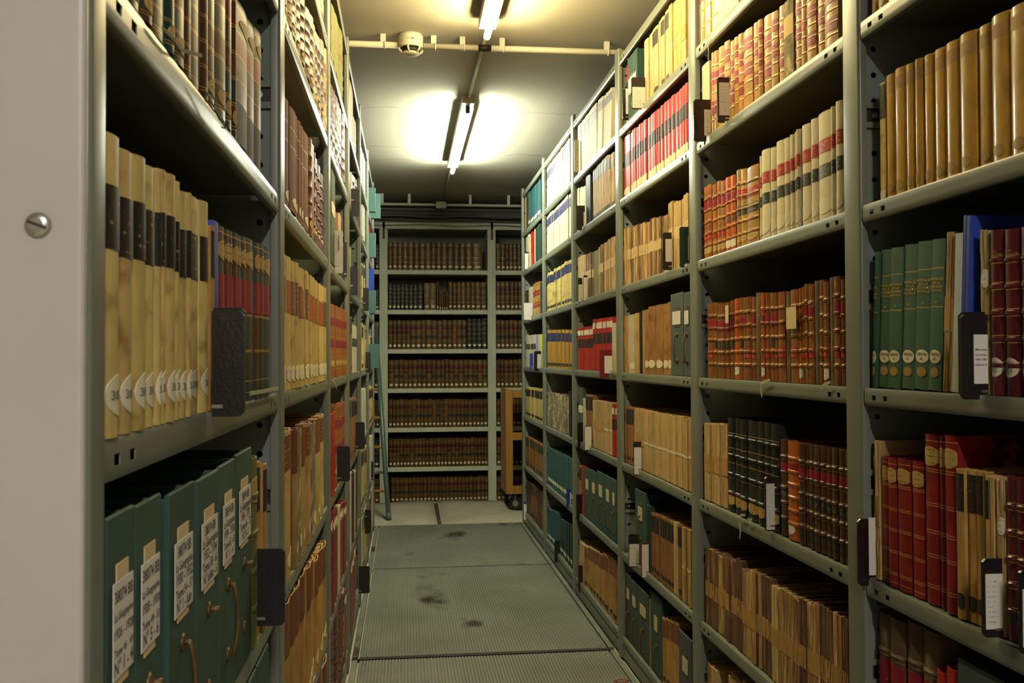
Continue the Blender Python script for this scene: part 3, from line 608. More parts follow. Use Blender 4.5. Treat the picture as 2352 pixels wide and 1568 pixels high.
def panel_mesh(Hh, dep=.40, th=.044):
    """double-skinned upright panel with a column of round holes near its front edge"""
    bm = bmesh.new(); p = .05; n = int(Hh/p)
    for x in (-th/2, th/2):
        for i in range(n):
            z = i*p; c = (.036, z+p/2); y0, y1 = .0165, .056
            ring = [bm.verts.new((x, c[0]+.0058*math.cos(k*PI/4+PI/8), c[1]+.0058*math.sin(k*PI/4+PI/8))) for k in range(8)]
            sq = [bm.verts.new((x, yy, zz)) for yy, zz in ((y1, z+p*.72), (y1-.01, z+p), (y0+.01, z+p), (y0, z+p*.72), (y0, z+p*.28), (y0+.01, z), (y1-.01, z), (y1, z+p*.28))]
            co = [bm.verts.new((x, yy, zz)) for yy, zz in ((y1, z+p), (y0, z+p), (y0, z), (y1, z))]
            for k in range(8): bm.faces.new((ring[k], ring[(k+1) % 8], sq[(k+1) % 8], sq[k]))
            for k, a in enumerate((0, 2, 4, 6)): bm.faces.new((sq[a], sq[a+1], co[k]))
        v = [bm.verts.new((x, yy, zz)) for yy, zz in ((.056, 0), (dep, 0), (dep, n*p), (.056, n*p))]; bm.faces.new(v)
    for yy in (.0168, dep):
        v = [bm.verts.new((xx, yy, zz)) for xx, zz in ((-th/2, 0), (th/2, 0), (th/2, n*p), (-th/2, n*p))]; bm.faces.new(v)
    bmesh.ops.recalc_face_normals(bm, faces=bm.faces)
    me = bpy.data.meshes.new('side_panel'); bm.to_mesh(me); bm.free(); me.materials.append(M['steel_in'])
    return me
HP = CH+1.243
SHELF, POST, PANEL = shelf_mesh(.92), post_mesh(PW, HP), panel_mesh(HP-.02)
b = MB()
for s in (-1, 1): b.box((-.0005, .017, s*.0185-.0055), (.008, .385, s*.0185+.0055))
b.box((-.0005, .017, -.012), (.0012, .385, .012), 1)  # dark strip painted for the shade of the open hollow between the flanges
SPACER = b.mesh('spacer_bar', [M['steel'], M['dark']])
b = MB(); b.tube([(0, 0, 0), (.005, 0, 0)], .0065, 6); b.tube([(.004, 0, 0), (.010, 0, 0)], .0035, 8); BOLT = b.mesh('bolt', M['zinc'])
SIDEW = {'R': 'right', 'L': 'left'}
def bay(side, k):
    X, sg, rz = (XR, -1, -PI/2) if side == 'R' else (XL, 1, PI/2)
    lo, hi = bay_span(side, k); mid = (lo+hi)/2; Lc = hi-lo
    r = link('shelving_bay', None, None, (X, sg*mid, 0), (0, 0, rz)); r.empty_display_size = .1
    tag(r, 'grey-green steel shelving bay, %s of the %s stack' % ({1: 'nearest', 2: 'second', 3: 'third', 4: 'fourth', 5: 'fifth', 6: 'farthest'}[k], SIDEW[side]), 'shelving', 'steel shelving bays along the aisle')
    for z in SZ:
        o = link('shelf', SHELF, r, (0, 0, z)); o.scale = ((Lc-.003)/.92, 1, 1)
    far = (-Lc/2-.004-PW/2) if side == 'R' else (Lc/2+.004+PW/2)
    link('post', POST, r, (far, 0, 0)); link('side_panel', PANEL, r, (far, 0, 0))
    fs = 1 if side == 'R' else -1            # the face of the far panel that looks up the aisle
    for i in range(7):
        zm = (SZ[i]+SZ[i+1])/2
        sp = link('spacer_bar', SPACER, r, (far+fs*.022, 0, zm), (0, 0, 0)); sp.scale = (fs, 1, 1)
        link('bolt', BOLT, sp, (.001, .036, 0))
    b = MB(); b.box((-Lc/2-.03, .402, .02), (Lc/2+.03, .404, HP-.03)); b.obj('back_panel', M['steel_back_shaded'], r)
    b = MB(); b.rbox((-Lc/2+.001, .006, .0), (Lc/2-.001, .012, SZ[7]-.036), .002, axis=0); b.obj('kick_plate', M['steel'], r)
    if k == 1:
        near = (Lc/2+PW/2) if side == 'R' else None
        if near: link('post', POST, r, (near, 0, 0)); link('side_panel', PANEL, r, (near, 0, 0))
        else:
            w = LP[0]-.667; x0 = -Lc/2
            link('post', post_mesh(w, HP), r, (x0-w/2, 0, 0)); o = link('side_panel', PANEL, r, (x0-w/2, 0, 0)); o.scale.x = .7
            b = MB(); b.rbox((x0-w-.012, .0005, .004), (x0-w-.001, .47, HP), .004, axis=2); e = b.obj('end_panel', M['panel'], r)
            for px, py in ((88, 517), (88, 1780), (88, -700)):
                sx, sz = onY(px, py, .655); yy = XL-sx
                b = MB(); prof = [(.0088, 0), (.0086, .0012), (.0072, .0028), (.004, .0038)]; n = 20; rings = []
                for rad, hgt in prof: rings.append([b.vert((-hgt, rad*math.cos(2*PI*q/n), rad*math.sin(2*PI*q/n))) for q in range(n)])
                for a_, b_ in zip(rings, rings[1:]):
                    for q in range(n): b.face([a_[q], a_[(q+1) % n], b_[(q+1) % n], b_[q]], 0, True)
                b.face(rings[-1], 0); b.box((-.0041, -.0062, -.0009), (-.0032, .0062, .0009), 1)
                b.obj('slotted_screw', [M['zinc'], M['dark']], e, (x0-w-.012, yy, sz), (math.radians(20), 0, 0))
    return r
for k in range(1, 7): bay('R', k); bay('L', k)
# ------------------------------------------------------------------ ribbed floor plates in the aisle
def floor_plate(y0, y1, label, z=0.):
    x0, x1 = XL+.004, XR-.004; b = MB(); p = .0125; n = int((x1-x0-.05)/p); m0 = x0+((x1-x0)-n*p)/2
    r = link('floor_plate', None, None, ((x0+x1)/2, (y0+y1)/2, 0)); tag(r, label, 'floor plate', 'ribbed floor plates along the aisle'); cx, cyy = (x0+x1)/2, (y0+y1)/2
    rows = []
    for y in (y0+.006, y1-.006):
        row = []
        for i in range(n):
            for u, zz in ((0, -.003), (.2, -.003), (.32, 0), (.88, 0)): row.append((m0+(i+u)*p-cx, y-cyy, z+zz))
        row.append((m0+n*p-cx, y-cyy, z-.003)); rows.append([b.vert(q) for q in row])
    for i in range(len(rows[0])-1): b.face([rows[0][i], rows[0][i+1], rows[1][i+1], rows[1][i]])
    b.face(rows[0][::-1]+[b.vert((x0+.02-cx, y0+.006-cyy, -.011)), b.vert((x1-.02-cx, y0+.006-cyy, -.011))])
    b.obj('ribbed_tread', M['tread'], r)
    for s in (-1, 1):
        b = MB(); xe = x0 if s < 0 else x1
        b.rbox((min(xe, xe-s*.022)-cx, y0-cyy+.004, -.011), (max(xe, xe-s*.022)-cx, y1-cyy-.004, z+.001), .002, axis=1)
        b.obj('edge_rail', M['tread'], r)
        for yy in (y0+.045, y1-.045):
            b = MB(); b.tube([(0, 0, 0), (0, 0, .0025)], [.007, .005], 12); b.obj('rivet', M['zinc'], r, (xe-s*.05-cx, yy-cyy, z+.0003))
M['tread'] = mat('ribbed_grey_tread', '#74786a', .45, 0, (2.5, 2.5, 2.5), .28, spec=.35, c2='#2b211c', c2scale=(3.1, 2.3, 3), c2t=(.59, .665), coords='Object')
floor_plate(-.6, 1.2, 'nearest ribbed grey metal floor plate, before all the others')
floor_plate(1.2, 3.765, 'ribbed grey metal floor plate before the step across the aisle')
floor_plate(3.775, 5.35, 'ribbed grey metal floor plate just beyond the step across the aisle', .006)
floor_plate(5.353, 6.74, 'stained ribbed metal floor plate at the far end of the aisle', .006)
b = MB(); b.box((XL+.02, 3.7665, -.011), (XR-.02, 3.7735, .002)); o = b.obj('edge_strip', M['dark']); tag(o, 'dark metal step strip across the ribbed floor plates', 'floor strip')
for xa, xb, lab_ in ((-1.2, .235, 'pale grey floor sheet at the foot of the ladder'), (.262, 2.0, 'pale grey floor sheet under the trolley wheel')):
    b = MB(); n = 14; rows = []
    for j, yy in enumerate((6.78, 6.8, 7.3, 7.72, 7.79)):
        rows.append([b.vert((xa+(xb-xa)*i/n, yy+.006*math.sin(i*1.3+xa), (-.0115 if j == 0 else -.004 if j < 3 else .0 if j == 3 else .012+.008*math.sin(i*.9+xa*3)))) for i in range(n+1)])
    for j in range(4):
        for i in range(n): b.face([rows[j][i], rows[j][i+1], rows[j+1][i+1], rows[j+1][i]], 0, True)
    b.face([q[0] for q in rows][::-1]); b.face([q[-1] for q in rows]); b.face([rows[4][i] for i in range(n, -1, -1)]+[b.vert((xa, 7.795, -.0115)), b.vert((xb, 7.795, -.0115))])
    b.face(rows[0]+[b.vert((xb, 7.795, -.0118)), b.vert((xa, 7.795, -.0118))])
    tag(b.obj('floor_sheet', M['floor']), lab_, 'floor sheet')
b = MB(); b.box((.237, 6.78, -.0119), (.26, 7.79, -.006)); tag(b.obj('wood_batten', M['strip']), 'brown wooden batten in the gap between the pale floor sheets', 'batten')
b = MB(); b.box((XL, 6.745, -.0119), (XR+.1, 6.772, -.002)); tag(b.obj('threshold_strip', M['rust']), 'rusty brown strip where the floor plates end', 'floor strip')
# ------------------------------------------------------------------ box files
def box_mesh(t, d, h):
    b = MB(); w = .003
    b.rbox((-t/2, 0, 0), (t/2, .005, h), .002, axis=0)                       # front
    b.box((-t/2, .0052, 0), (-t/2+w, d, h-.004)); b.box((t/2-w, .0052, 0), (t/2, d, h-.004)); b.box((-t/2+w, .0052, 0), (t/2-w, d, w)); b.box((-t/2+w, d-w, w), (t/2-w, d, h-.006))
    b.box((-t/2+w, .0052, h-.022), (t/2-w, d-w, h-.018))                    # sunk lid
    return b
BOXN = {}
def box_file(side, bay, sh, x0, x1, ytop, look, m='cover_box', d=.24, card=(.5, .68, .7), hz=.2, lines=None, handle=True, cardm='cream_card', back=None, hlen=.085, knobs=False, grp='green cloth box files', flat=True):
    back = (.016 if side == 'R' else .003) if back is None else back
    X, sg, rz = (XR+back, -1, -PI/2) if side == 'R' else (XL-back, 1, PI/2)
    z0 = SZ[sh]+.0006; a, c = sg*onX(x0, 850, X)[0], sg*onX(x1, 850, X)[0]; lo, hi = bay_span(side, bay)
    key = (side, bay, sh); a = max(a, lo+.001, LAST.get(key, -9)+.0006); c = min(c, hi-.001); LAST[key] = c
    t = c-a-.0008; h = min(onX(x0, ytop, X)[1]-z0, SZ[sh-1]-.038-z0)
    r = link('box_file', None, None, (X, sg*(a+c)/2, z0), (0, 0, rz)); r['category'] = 'box file'; r['group'] = grp
    PEND.append((r, look, '%s, %s %s bay' % (SHW(sh), NTH[bay-1], SIDEW[side]), (a+c)/2*1.0))
    box_mesh(t, d, h).obj('case', M[m], r)
    b = MB(); b.box((-t/2+.004, .006, h-.0175), (t/2-.004, d-.006, h-.0135)); b.obj('inner_lid', M[m], r)
    cz, ch, cw = card[0]*h, card[1]*h-card[0]*h, card[2]*t
    ch = abs(ch)
    b = MB(); b.box((-cw*.3, -.0011, cz-.007), (cw*.3, -.0002, cz+ch+.013)); cc = b.obj('label_frame', M['brass' if not lines else 'slip'], r)
    b = MB(); b.box((-cw/2, -.0019, cz), (cw/2, -.0012, cz+ch)); cd = b.obj('label_card', M['cardp' if lines else cardm], r)
    if lines:
        for i, tx in enumerate(lines):
            text(tx, ch*.215, M['ink'], cd, (0, -.0021, cz+ch*(.79-.185*i)), cw*.93)
    if handle:
        hz0 = h*hz; b = MB()
        for s in (-1, 1): b.tube([(0, -.0005, hz0+s*hlen/2), (0, -.003, hz0+s*hlen/2)], [.0085, .006], 10)
        pl = MB(); pts = [(0, -.002, hz0-hlen/2), (0, -.007, hz0-hlen/2)]
        for k in range(7): a_ = -1+2*k/6; pts.append((.004*(1-a_*a_), -.008-.004*(1-a_*a_), hz0+a_*hlen*.46))
        pts += [(0, -.007, hz0+hlen/2), (0, -.002, hz0+hlen/2)]
        if knobs: pl.tube([(0, -.002, hz0+hlen/2), (0, -.006, hz0+hlen/2), (0, -.012, hz0+hlen/2)], [.004, .0025, .0035], 10)
        else: pl.tube(pts, .0026, 7)
        ho = pl.obj('pull_handle', M['brass'], r)
        for s in (-1, 1):
            b = MB(); b.tube([(0, -.0003, hz0+s*hlen/2), (0, -.0025, hz0+s*hlen/2)], [.009, .006], 12); b.obj('rosette', M['brass'], ho)
    return r
def R(bay, sh, sty, xs, yt, n=None, **k): return run('R', bay, sh, sty, xs, yt, n, **k)
def L(bay, sh, sty, xs, yt, n=None, **k):
    k.setdefault('back', .002); return run('L', bay, sh, sty, xs, yt, n, **k)
# ---- right stack, nearest bay
R(1, 2, 'gold', [2005, 2022, 2045, 2068], (-560, -700))
R(1, 3, 'thin_dark', [2022, 2035], 186)
R(1, 3, 'gold', [2036, 2058, 2085, 2105, 2122, 2146, 2175, 2207, 2244, 2281, 2324, 2375], (173, -10), jit=.002)
R(1, 4, 'green_cloth', [1995, 2011, 2039.5, 2067, 2097, 2131, 2160], (582, 549), lean=.07, jit=.001)
R(1, 4, 'tattered', [2162, 2173, 2186], (541, 538), lean=.065)
R(1, 4, 'paleblue', [2187, 2202], 533, lean=.06)
R(1, 4, 'blue_tall', [2203, 2213, 2224], (498, 498), lean=.06, d=.3, jit=.001)
R(1, 4, 'tan_round', [2254, 2270], 526)
R(1, 4, 'maroon', [2272, 2301, 2336, 2380], (531, 512), jit=.002)
R(1, 5, 'tattered', [1996, 2003, 2014], (1012, 1012), d=.25)
R(1, 5, 'red_gilt', [2014, 2034, 2054, 2084, 2112], (1048, 1060), jit=.001)
R(1, 5, 'red_tall', [2112, 2146, 2162, 2192], (994, 1001), jit=.001, d=.28)
R(1, 5, 'cream_blk', [2192, 2211, 2231, 2250], (1074, 1084), jit=.001)
R(1, 5, ['olive', 'cream_blk', 'pale_p', 'tan_round'], [2250, 2259, 2268, 2278, 2296], (1088, 1100), seq=True, jit=.001)
R(1, 5, 'maroon_low', [2297, 2318, 2345, 2380], (1088, 1110), jit=.002)
R(1, 6, 'worn_dark', [2003, 2032, 2065, 2100, 2136], (1396, 1448), jit=.002, d=.24)
R(1, 6, 'red_small', [2137, 2160, 2190], (1541, 1529), jit=.001)
box_file('R', 1, 6, 2191, 2330, 1505, 'wide dark grey-green box file', 'cover_box_grey', card=(.3, .5, .5), handle=True)
# ---- right stack, second bay
R(2, 1, 'cream_red', [1598, 1612, 1619, 1633, 1650], (-180, -230), back=.012)
R(2, 1, 'white_pl', [1650, 1668, 1684, 1702], (-230, -300))
R(2, 2, 'cream_plain', [1604, 1633], 145, d=.2)
R(2, 2, ['tan_red', 'tan_red', 'tan_red', 'tan_red_b', 'tan_red', 'tan_red_b', 'tan_red', 'tan_red_b', 'tan_red', 'tan_red_b', 'tan_red', 'tan_red_b', 'tan_red', 'cream_strip', 'tan_red_b', 'cream_red', 'tan_red', 'tan_red_b', 'tan_red'],
  [1633.3, 1642.3, 1651.5, 1664, 1676.8, 1688.8, 1699, 1710.4, 1731.5, 1745.5, 1754, 1773.5, 1789, 1804.4, 1826.8, 1843, 1856, 1877.3, 1896, 1927], (117, -78), seq=True, jit=.005)
R(2, 3, 'orange_small', [1617.5, 1626, 1636, 1645, 1654, 1664], (427, 412), jit=.003)
R(2, 3, 'orange_bright', [1666, 1678, 1689], (406, 402))
R(2, 3, 'goldbrown', [1689.5, 1701, 1714, 1741], (390, 374), jit=.001)
R(2, 3, 'white_vellum', [1743, 1750, 1768.5, 1782.5, 1801.6, 1815.6, 1824.6, 1833, 1840, 1860, 1876, 1909, 1919, 1935], (356, 226), jit=.003)
R(2, 4, ['lea_b', 'lea_a', 'lea_a', 'lea_a', 'lea_a', 'lea_a', 'lea_orange', 'lea_a', 'lea_b', 'lea_d', 'lea_b', 'lea_c', 'lea_orange', 'lea_b', 'lea_a', 'lea_b', 'lea_d', 'lea_c', 'lea_d', 'lea_orange', 'lea_b', 'lea_b', 'lea_b', 'lea_c', 'lea_d', 'lea_e', 'lea_c', 'lea_b', 'lea_b', 'lea_b'],
  [1622, 1637, 1644, 1655, 1665, 1673, 1683, 1693.5, 1704, 1714, 1726, 1736, 1748, 1755, 1766, 1777, 1786, 1801, 1812, 1830, 1838, 1846, 1854, 1866, 1878, 1890, 1902, 1915, 1929, 1940], (700, 637), seq=True, jit=.006)
R(2, 5, 'tattered', [1617, 1629, 1638, 1650, 1666], (971, 974), jit=.002, d=.2)
R(2, 5, 'black_band', [1666.5, 1681, 1696, 1711, 1735.5, 1751.6, 1766, 1784], (958, 975), jit=.001, d=.26)
R(2, 5, 'lea_low', [1785, 1802], 1010)
R(2, 5, 'lea_orange_tall', [1803, 1830], 1012)
R(2, 5, 'lea_low', [1831, 1843, 1852.6, 1866, 1878, 1891, 1904.5, 1918.6, 1934, 1944], (1018, 1035), jit=.0015)
R(2, 6, ['broch_dark', 'broch', 'broch_dark', 'broch', 'broch_dark', 'broch_pale', 'broch'], [1607, 1700], (1252, 1287), n=8, jit=.008, jt=.4)
R(2, 6, ['broch', 'broch_pale', 'broch_dark', 'broch', 'broch_pale'], [1700, 1938], (1299, 1424), n=20, jit=.008, jt=.45)
R(2, 7, ['broch_pale', 'broch', 'bundle'], [1602, 1612, 1628, 1640], (1512, 1530), seq=True)
R(2, 7, 'pale_p', [1668, 1672, 1700, 1712], (1546, 1560))
# ---- right stack, third bay
R(3, 1, 'red_black', [1430, 1435.5, 1440.5, 1445.5], (160, 145), back=.03)
box_file('R', 3, 1, 1446, 1468, 88, 'tall green box file with white label', handle=False, card=(.42, .66, .8), cardm='card', d=.28)
R(3, 1, ['tan_cloth', 'tan_cloth', 'tan_blk', 'tan_cloth', 'tan_blk', 'tan_blk'], [1484, 1493.6, 1502.6, 1516, 1522, 1531, 1541], (90, 12), seq=True)
R(3, 1, ['bundle', 'broch_pale'], [1541, 1580], (2, -20), n=4)
R(3, 2, 'red_black', [1432.6, 1449, 1454, 1459, 1464, 1470, 1476, 1481, 1488, 1496, 1504, 1510, 1514, 1519, 1526, 1534.5, 1543, 1552, 1562, 1571, 1577, 1583], (319, 185), jit=.003)
R(3, 3, ['broch_hi', 'broch_hi_d', 'broch_hi', 'broch_hi_d'], [1429, 1535], (528, 490), n=21, jit=.005, jt=.35)
R(3, 3, ['broch_hi_p', 'broch_hi', 'broch_hi_p'], [1535, 1584], (470, 442), n=8, jit=.008, jt=.4)
R(3, 4, ['tattan', 'tattan', 'cream_moon', 'tattan', 'black_thin', 'tattan', 'tan_worn', 'tan_worn', 'tan_worn', 'tan_worn', 'tan_worn'], [1430, 1436, 1444.5, 1458, 1468, 1473, 1478, 1488, 1504, 1520, 1531.5, 1541], (729, 690), seq=True, jit=.004)
box_file('R', 3, 4, 1541.5, 1570, 676, 'green box file with white label', 'cover_box_grey', card=(.62, .78, .66), cardm='card', hz=.33)
box_file('R', 3, 4, 1571, 1586, 672, 'green box file with white label', 'cover_box_grey', card=(.62, .78, .66), cardm='card', hz=.33)
R(3, 5, 'brown_blk', [1430, 1436, 1442, 1448, 1454], (932, 935), jit=.001)
R(3, 5, 'tattered', [1456, 1466, 1476], (935, 940))
R(3, 5, 'bundle', [1476, 1584], (943, 960), n=17, jit=.003)
box_file('R', 3, 6, 1457, 1481, 1119, 'dark green box file', 'cover_box', card=(.6, .78, .4), hz=.5, d=.28)
R(3, 6, 'dkgreen', [1482, 1487, 1492], 1160, d=.24)
R(3, 6, 'brown_blk', [1492, 1543], (1174, 1196), n=9, jit=.002, d=.24)
R(3, 6, ['pale_p', 'white_pl', 'brown_blk'], [1543, 1549, 1553, 1562], (1196, 1206), seq=True)
R(3, 6, ['broch', 'bundle'], [1563, 1584], (1208, 1216), n=5)
box_file('R', 3, 7, 1430, 1445.5, 1306, 'green box file with cream label', 'cover_box_grey', card=(.62, .78, .5), hz=.25)
box_file('R', 3, 7, 1446, 1461, 1326, 'green box file with cream label', 'cover_box_grey', card=(.62, .78, .5), hz=.25)
box_file('R', 3, 7, 1461.5, 1486, 1341, 'green box file with torn cream label', 'cover_box_grey', card=(.62, .78, .55), hz=.25)
R(3, 7, 'pale_p', [1486.5, 1490], 1375)
box_file('R', 3, 7, 1490.5, 1516, 1352, 'large green box file', 'cover_box', card=(.55, .74, .3), hz=.2)
R(3, 7, 'tan_blk_low', [1516.5, 1524, 1532, 1540, 1549, 1555], (1414, 1424), jit=.001, d=.25)
box_file('R', 3, 7, 1555.5, 1584, 1440, 'blue-grey box file', 'cover_greyblue', card=(.5, .7, .45), handle=False)
# ---- right stack, fourth bay
R(4, 1, 'cream_black', [1329, 1336.5, 1345, 1353.4, 1372], (268, 224), jit=.003)
R(4, 1, 'lean_pale', [1374, 1378, 1382, 1386, 1390, 1394, 1398, 1402, 1406], (232, 200), lean=.13, jit=.002)
R(4, 2, 'cream_cl', [1323.5, 1331.7, 1338, 1345], (436, 424))
R(4, 2, 'navy', [1345.5, 1356], 396, d=.22)
R(4, 2, 'tan_blk', [1362, 1412], (378, 346), n=13, jit=.003, jt=.2)
R(4, 3, ['pale_p', 'broch_hi_p', 'pale_p'], [1324, 1345], (591, 582), n=5, jit=.003)
R(4, 3, ['broch_hi_d', 'broch_hi', 'broch_hi_d'], [1345, 1363], (585, 577), n=4, jit=.003)
R(4, 3, 'olive', [1363.5, 1374.5], 576, look='olive-green paper-banded book')
R(4, 3, ['broch_hi_p', 'broch_hi', 'broch_hi_d'], [1375, 1414], (566, 538), n=9, jit=.004)
R(4, 4, 'red_moon', [1325.8, 1334, 1339, 1344, 1352, 1356, 1361], (753, 748), jit=.001)
R(4, 4, 'red_moon', [1361.4, 1367, 1377.5, 1382, 1386, 1391, 1396, 1404.5], (734, 727), jit=.001)
R(4, 4, 'cream_cl', [1406, 1414], 743)
R(4, 5, 'greybox_b', [1328, 1338], 889, d=.26, look='grey-green cloth binder')
R(4, 5, ['white_pl', 'cream_cl'], [1338.5, 1341, 1344], (915, 915), seq=True)
R(4, 5, 'brown_blk', [1344.5, 1350, 1355.5, 1361], (905, 907), d=.3, jit=.001)
R(4, 5, ['tattered', 'broch_pale', 'bundle'], [1361.5, 1404], (919, 925), n=7, jit=.003)
R(4, 5, 'red_moon', [1404.5, 1409.5, 1414], (928, 929), jit=.001)
R(4, 6, ['brown_blk', 'red_small'], [1329, 1334.5, 1340], (1069, 1069), seq=True)
for i, (a, c, y) in enumerate(((1340.5, 1354.5, 1070), (1355, 1369.5, 1076), (1370, 1386.5, 1079), (1387, 1402, 1088), (1402.5, 1413.5, 1096))):
    box_file('R', 4, 6, a, c, y, 'green box file with cream label', 'cover_box', card=(.58, .78, .45), hz=.3)
R(4, 7, 'broch_pale', [1328, 1339], 1245, lean=-.0, d=.3, look='large yellowed paper volume')
R(4, 7, 'tan_blk_low', [1340, 1413], (1250, 1285), n=10, jit=.003, d=.26)
# ---- right stack, fifth bay
R(5, 1, 'white_j', [1251, 1311], (382, 308), n=16, jit=.003)
R(5, 2, 'blue_j', [1251, 1311], (491, 431), n=15, jit=.004)
R(5, 3, 'blue_tan', [1254, 1312], (632, 592), n=11, jit=.006)
R(5, 4, 'mustard_j', [1255.5, 1312], (758, 757), n=13, jit=.002)
R(5, 5, 'tatgrey', [1254.5, 1306], (900, 908), n=7, jit=.004)
R(5, 5, 'black_thin', [1306.5, 1312], 898)
R(5, 6, 'green_w', [1256, 1312], (1026, 1052), n=12, jit=.002)
R(5, 7, 'teal_w', [1253, 1282], (1163, 1177), n=7, jit=.001)
R(5, 7, 'dkgreen_w', [1283, 1312], (1188, 1204), n=9, jit=.001)
# ---- right stack, sixth bay
R(6, 1, ['brown_p', 'pale_p', 'brown_p'], [1201.5, 1215], (455, 443), n=5)
R(6, 1, ['green_w', 'teal_w'], [1215.5, 1242.5], (442, 408), n=7)
R(6, 2, ['brown_p', 'cream_cl', 'cream_cl'], [1205, 1208, 1213, 1218], (528, 522), seq=True)
R(6, 2, 'red_small', [1219, 1225], 523)
R(6, 2, ['cream_cl', 'dkgreen', 'dkgreen'], [1227, 1230, 1236, 1242], (516, 512), seq=True)
R(6, 3, 'brown_p', [1207, 1213], 668)
R(6, 3, 'white_pl', [1214, 1223], 658, look='tall white paper volume')
R(6, 3, 'tan_red', [1224, 1228, 1232, 1236, 1239], (652, 646))
R(6, 3, 'dkgreen', [1239.5, 1244.5], 650)
R(6, 4, 'white_p', [1208, 1213, 1218, 1224, 1229.5], (770, 768), jit=.001)
R(6, 4, 'lilac', [1230, 1236], 767)
R(6, 4, 'yellowgreen', [1236.5, 1245], 767)
R(6, 5, 'yellow_j', [1207, 1245], (888, 894), n=13, jit=.001)
R(6, 6, 'brown_j', [1206.5, 1245], (999, 1022), n=9, jit=.002)
R(6, 7, ['brown_p', 'brown_j'], [1207, 1245], (1100, 1128), n=9, jit=.003)
# ---- left stack, nearest bay
L(1, 3, ['green_gilt', 'green_gilt', 'green_gilt', 'brown_gilt', 'green_gilt', 'brown_gilt'], [300, 332, 353, 386, 403, 430, 446, 470, 482, 500, 522, 533, 541, 547], (-330, -60), jit=.003)
L(1, 3, 'greyblue', [547.5, 574, 592, 606], (4, 86), jit=.004)
L(1, 4, 'vel_black', [241, 281, 313, 340, 364, 373, 388, 406, 418, 434, 442, 469, 485], (304, 474), jit=.006)
L(1, 4, 'cream_blk', [486, 494], 512)
L(1, 4, 'blue_cloth', [495, 507], 516, d=.2)
L(1, 4, 'vel_gold_oval', [508, 522, 532, 542, 552, 563, 573, 588, 597.5, 607, 620], (517, 574), jit=.001)
for i, (a, c, y, ln) in enumerate(((247, 311, 1192, ('38074 BB', 'La G\u00e9ographie', '1926 - 1928', 'Tome 45 - 49', 'N\u00b0 1 - 4')), (313, 371, 1163, ('38074 BB', 'La G\u00e9ographie', '1928 - 1930', 'Tome 49 - 53', 'N\u00b0 5 - 6')),
        (390, 447, 1136, ('38074 BB', 'La G\u00e9ographie', '1930 - 1932', 'Tome 54 - 57', 'N\u00b0 1 - Juin')), (453, 504, 1105, ('38074 BB', 'La G\u00e9ographie', '1932 - 1934', 'Tome 58 - 61', 'N\u00b0 juillet - 6')),
        (505, 541, 1072, ('38074 BB', 'La G\u00e9ographie', '1934 - 1936', 'Tome 62 - 65', 'N\u00b0 1 - 4')), (542, 578, 1046, ('38074 BB', 'La G\u00e9ographie', '1936 - 1939', 'Tome 66 - 72', 'N\u00b0 5 - 3')))):
    box_file('L', 1, 5, a, c, y, 'green box file labelled %s' % ln[2].replace(' - ', '-'), 'cover_box', card=(.585, .83, .72), lines=ln, hz=.33, hlen=.085, d=.27, knobs=i in (1, 3, 5))
L(1, 5, 'olive_gilt', [579, 594], 1050)
L(1, 5, 'cream_blk', [595, 604, 613], (1056, 1062))
box_file('L', 1, 6, 560, 590, 1545, 'green box file', 'cover_box', card=(.5, .7, .5))
box_file('L', 1, 6, 592, 618, 1510, 'green box file', 'cover_box', card=(.5, .7, .5))
# ---- left stack, second bay
L(2, 1, 'band_cream', [700, 712, 724, 736, 747], (-150, -120))
L(2, 2, ['band_cream', 'band_cream', 'band_brown', 'band_cream'], [657, 705], (-130, 10), n=7, jit=.004)
L(2, 2, ['band_brown', 'band_cream', 'band_brown'], [705, 752], (20, 116), n=7, jit=.006)
L(2, 3, 'plum', [656, 668, 682, 687.5, 693, 699, 712], (217, 322), jit=.004)
L(2, 3, ['band_brown', 'orange_cl', 'band_brown', 'red_lea', 'red_lea', 'red_lea'], [712.5, 718, 723.5, 728, 734, 741, 748], (312, 410), seq=True, jit=.003)
L(2, 4, ['vel_orange', 'vel_orange', 'vel_brown'], [653, 750], (580, 664), n=16, jit=.003)
L(2, 5, ['parch', 'parch_b', 'parch_g', 'parch_b', 'parch', 'parch_g', 'parch_b', 'parch'], [650, 677, 686, 695, 704, 715, 727, 738, 748], (1000, 953), seq=True, jit=.006)
L(2, 6, 'torn_tan', [657, 752], (1385, 1240), n=9, jit=.006)
L(2, 7, 'torn_tan', [712, 752], (1560, 1510), n=4, jit=.006)
# ---- left stack, third bay
L(3, 1, 'olive_gold', [764.5, 771, 778, 784, 790], (18, 90), jit=.004)
L(3, 2, 'whitebands', [761, 793], (190, 274), n=6, jit=.005)
L(3, 3, 'greybox_b', [761, 770], 398, d=.24, look='grey-green cloth binder')
L(3, 3, ['tan_cloth', 'brown_p'], [778, 784, 790], (497, 500), seq=True)
L(3, 4, 'redstripe', [761.5, 797.5], (696, 715), n=9, jit=.0015)
L(3, 5, 'red_small', [762, 772], 948, look='tall bright red book')
L(3, 5, 'redstripe', [773, 780, 787, 794], (930, 926))
L(3, 6, 'red_row', [763, 778], (1180, 1163), n=5)
L(3, 6, ['cream_cl', 'cream_cl', 'red_row', 'red_row', 'red_row', 'red_row', 'red_row'], [778, 795.5], (1160, 1150), n=7, seq=True)
L(3, 7, 'dark_ribs', [765, 789], (1395, 1366), n=6)
L(3, 7, ['cream_blk', 'red_row', 'red_row'], [789, 793, 796, 798], (1362, 1358), seq=True)
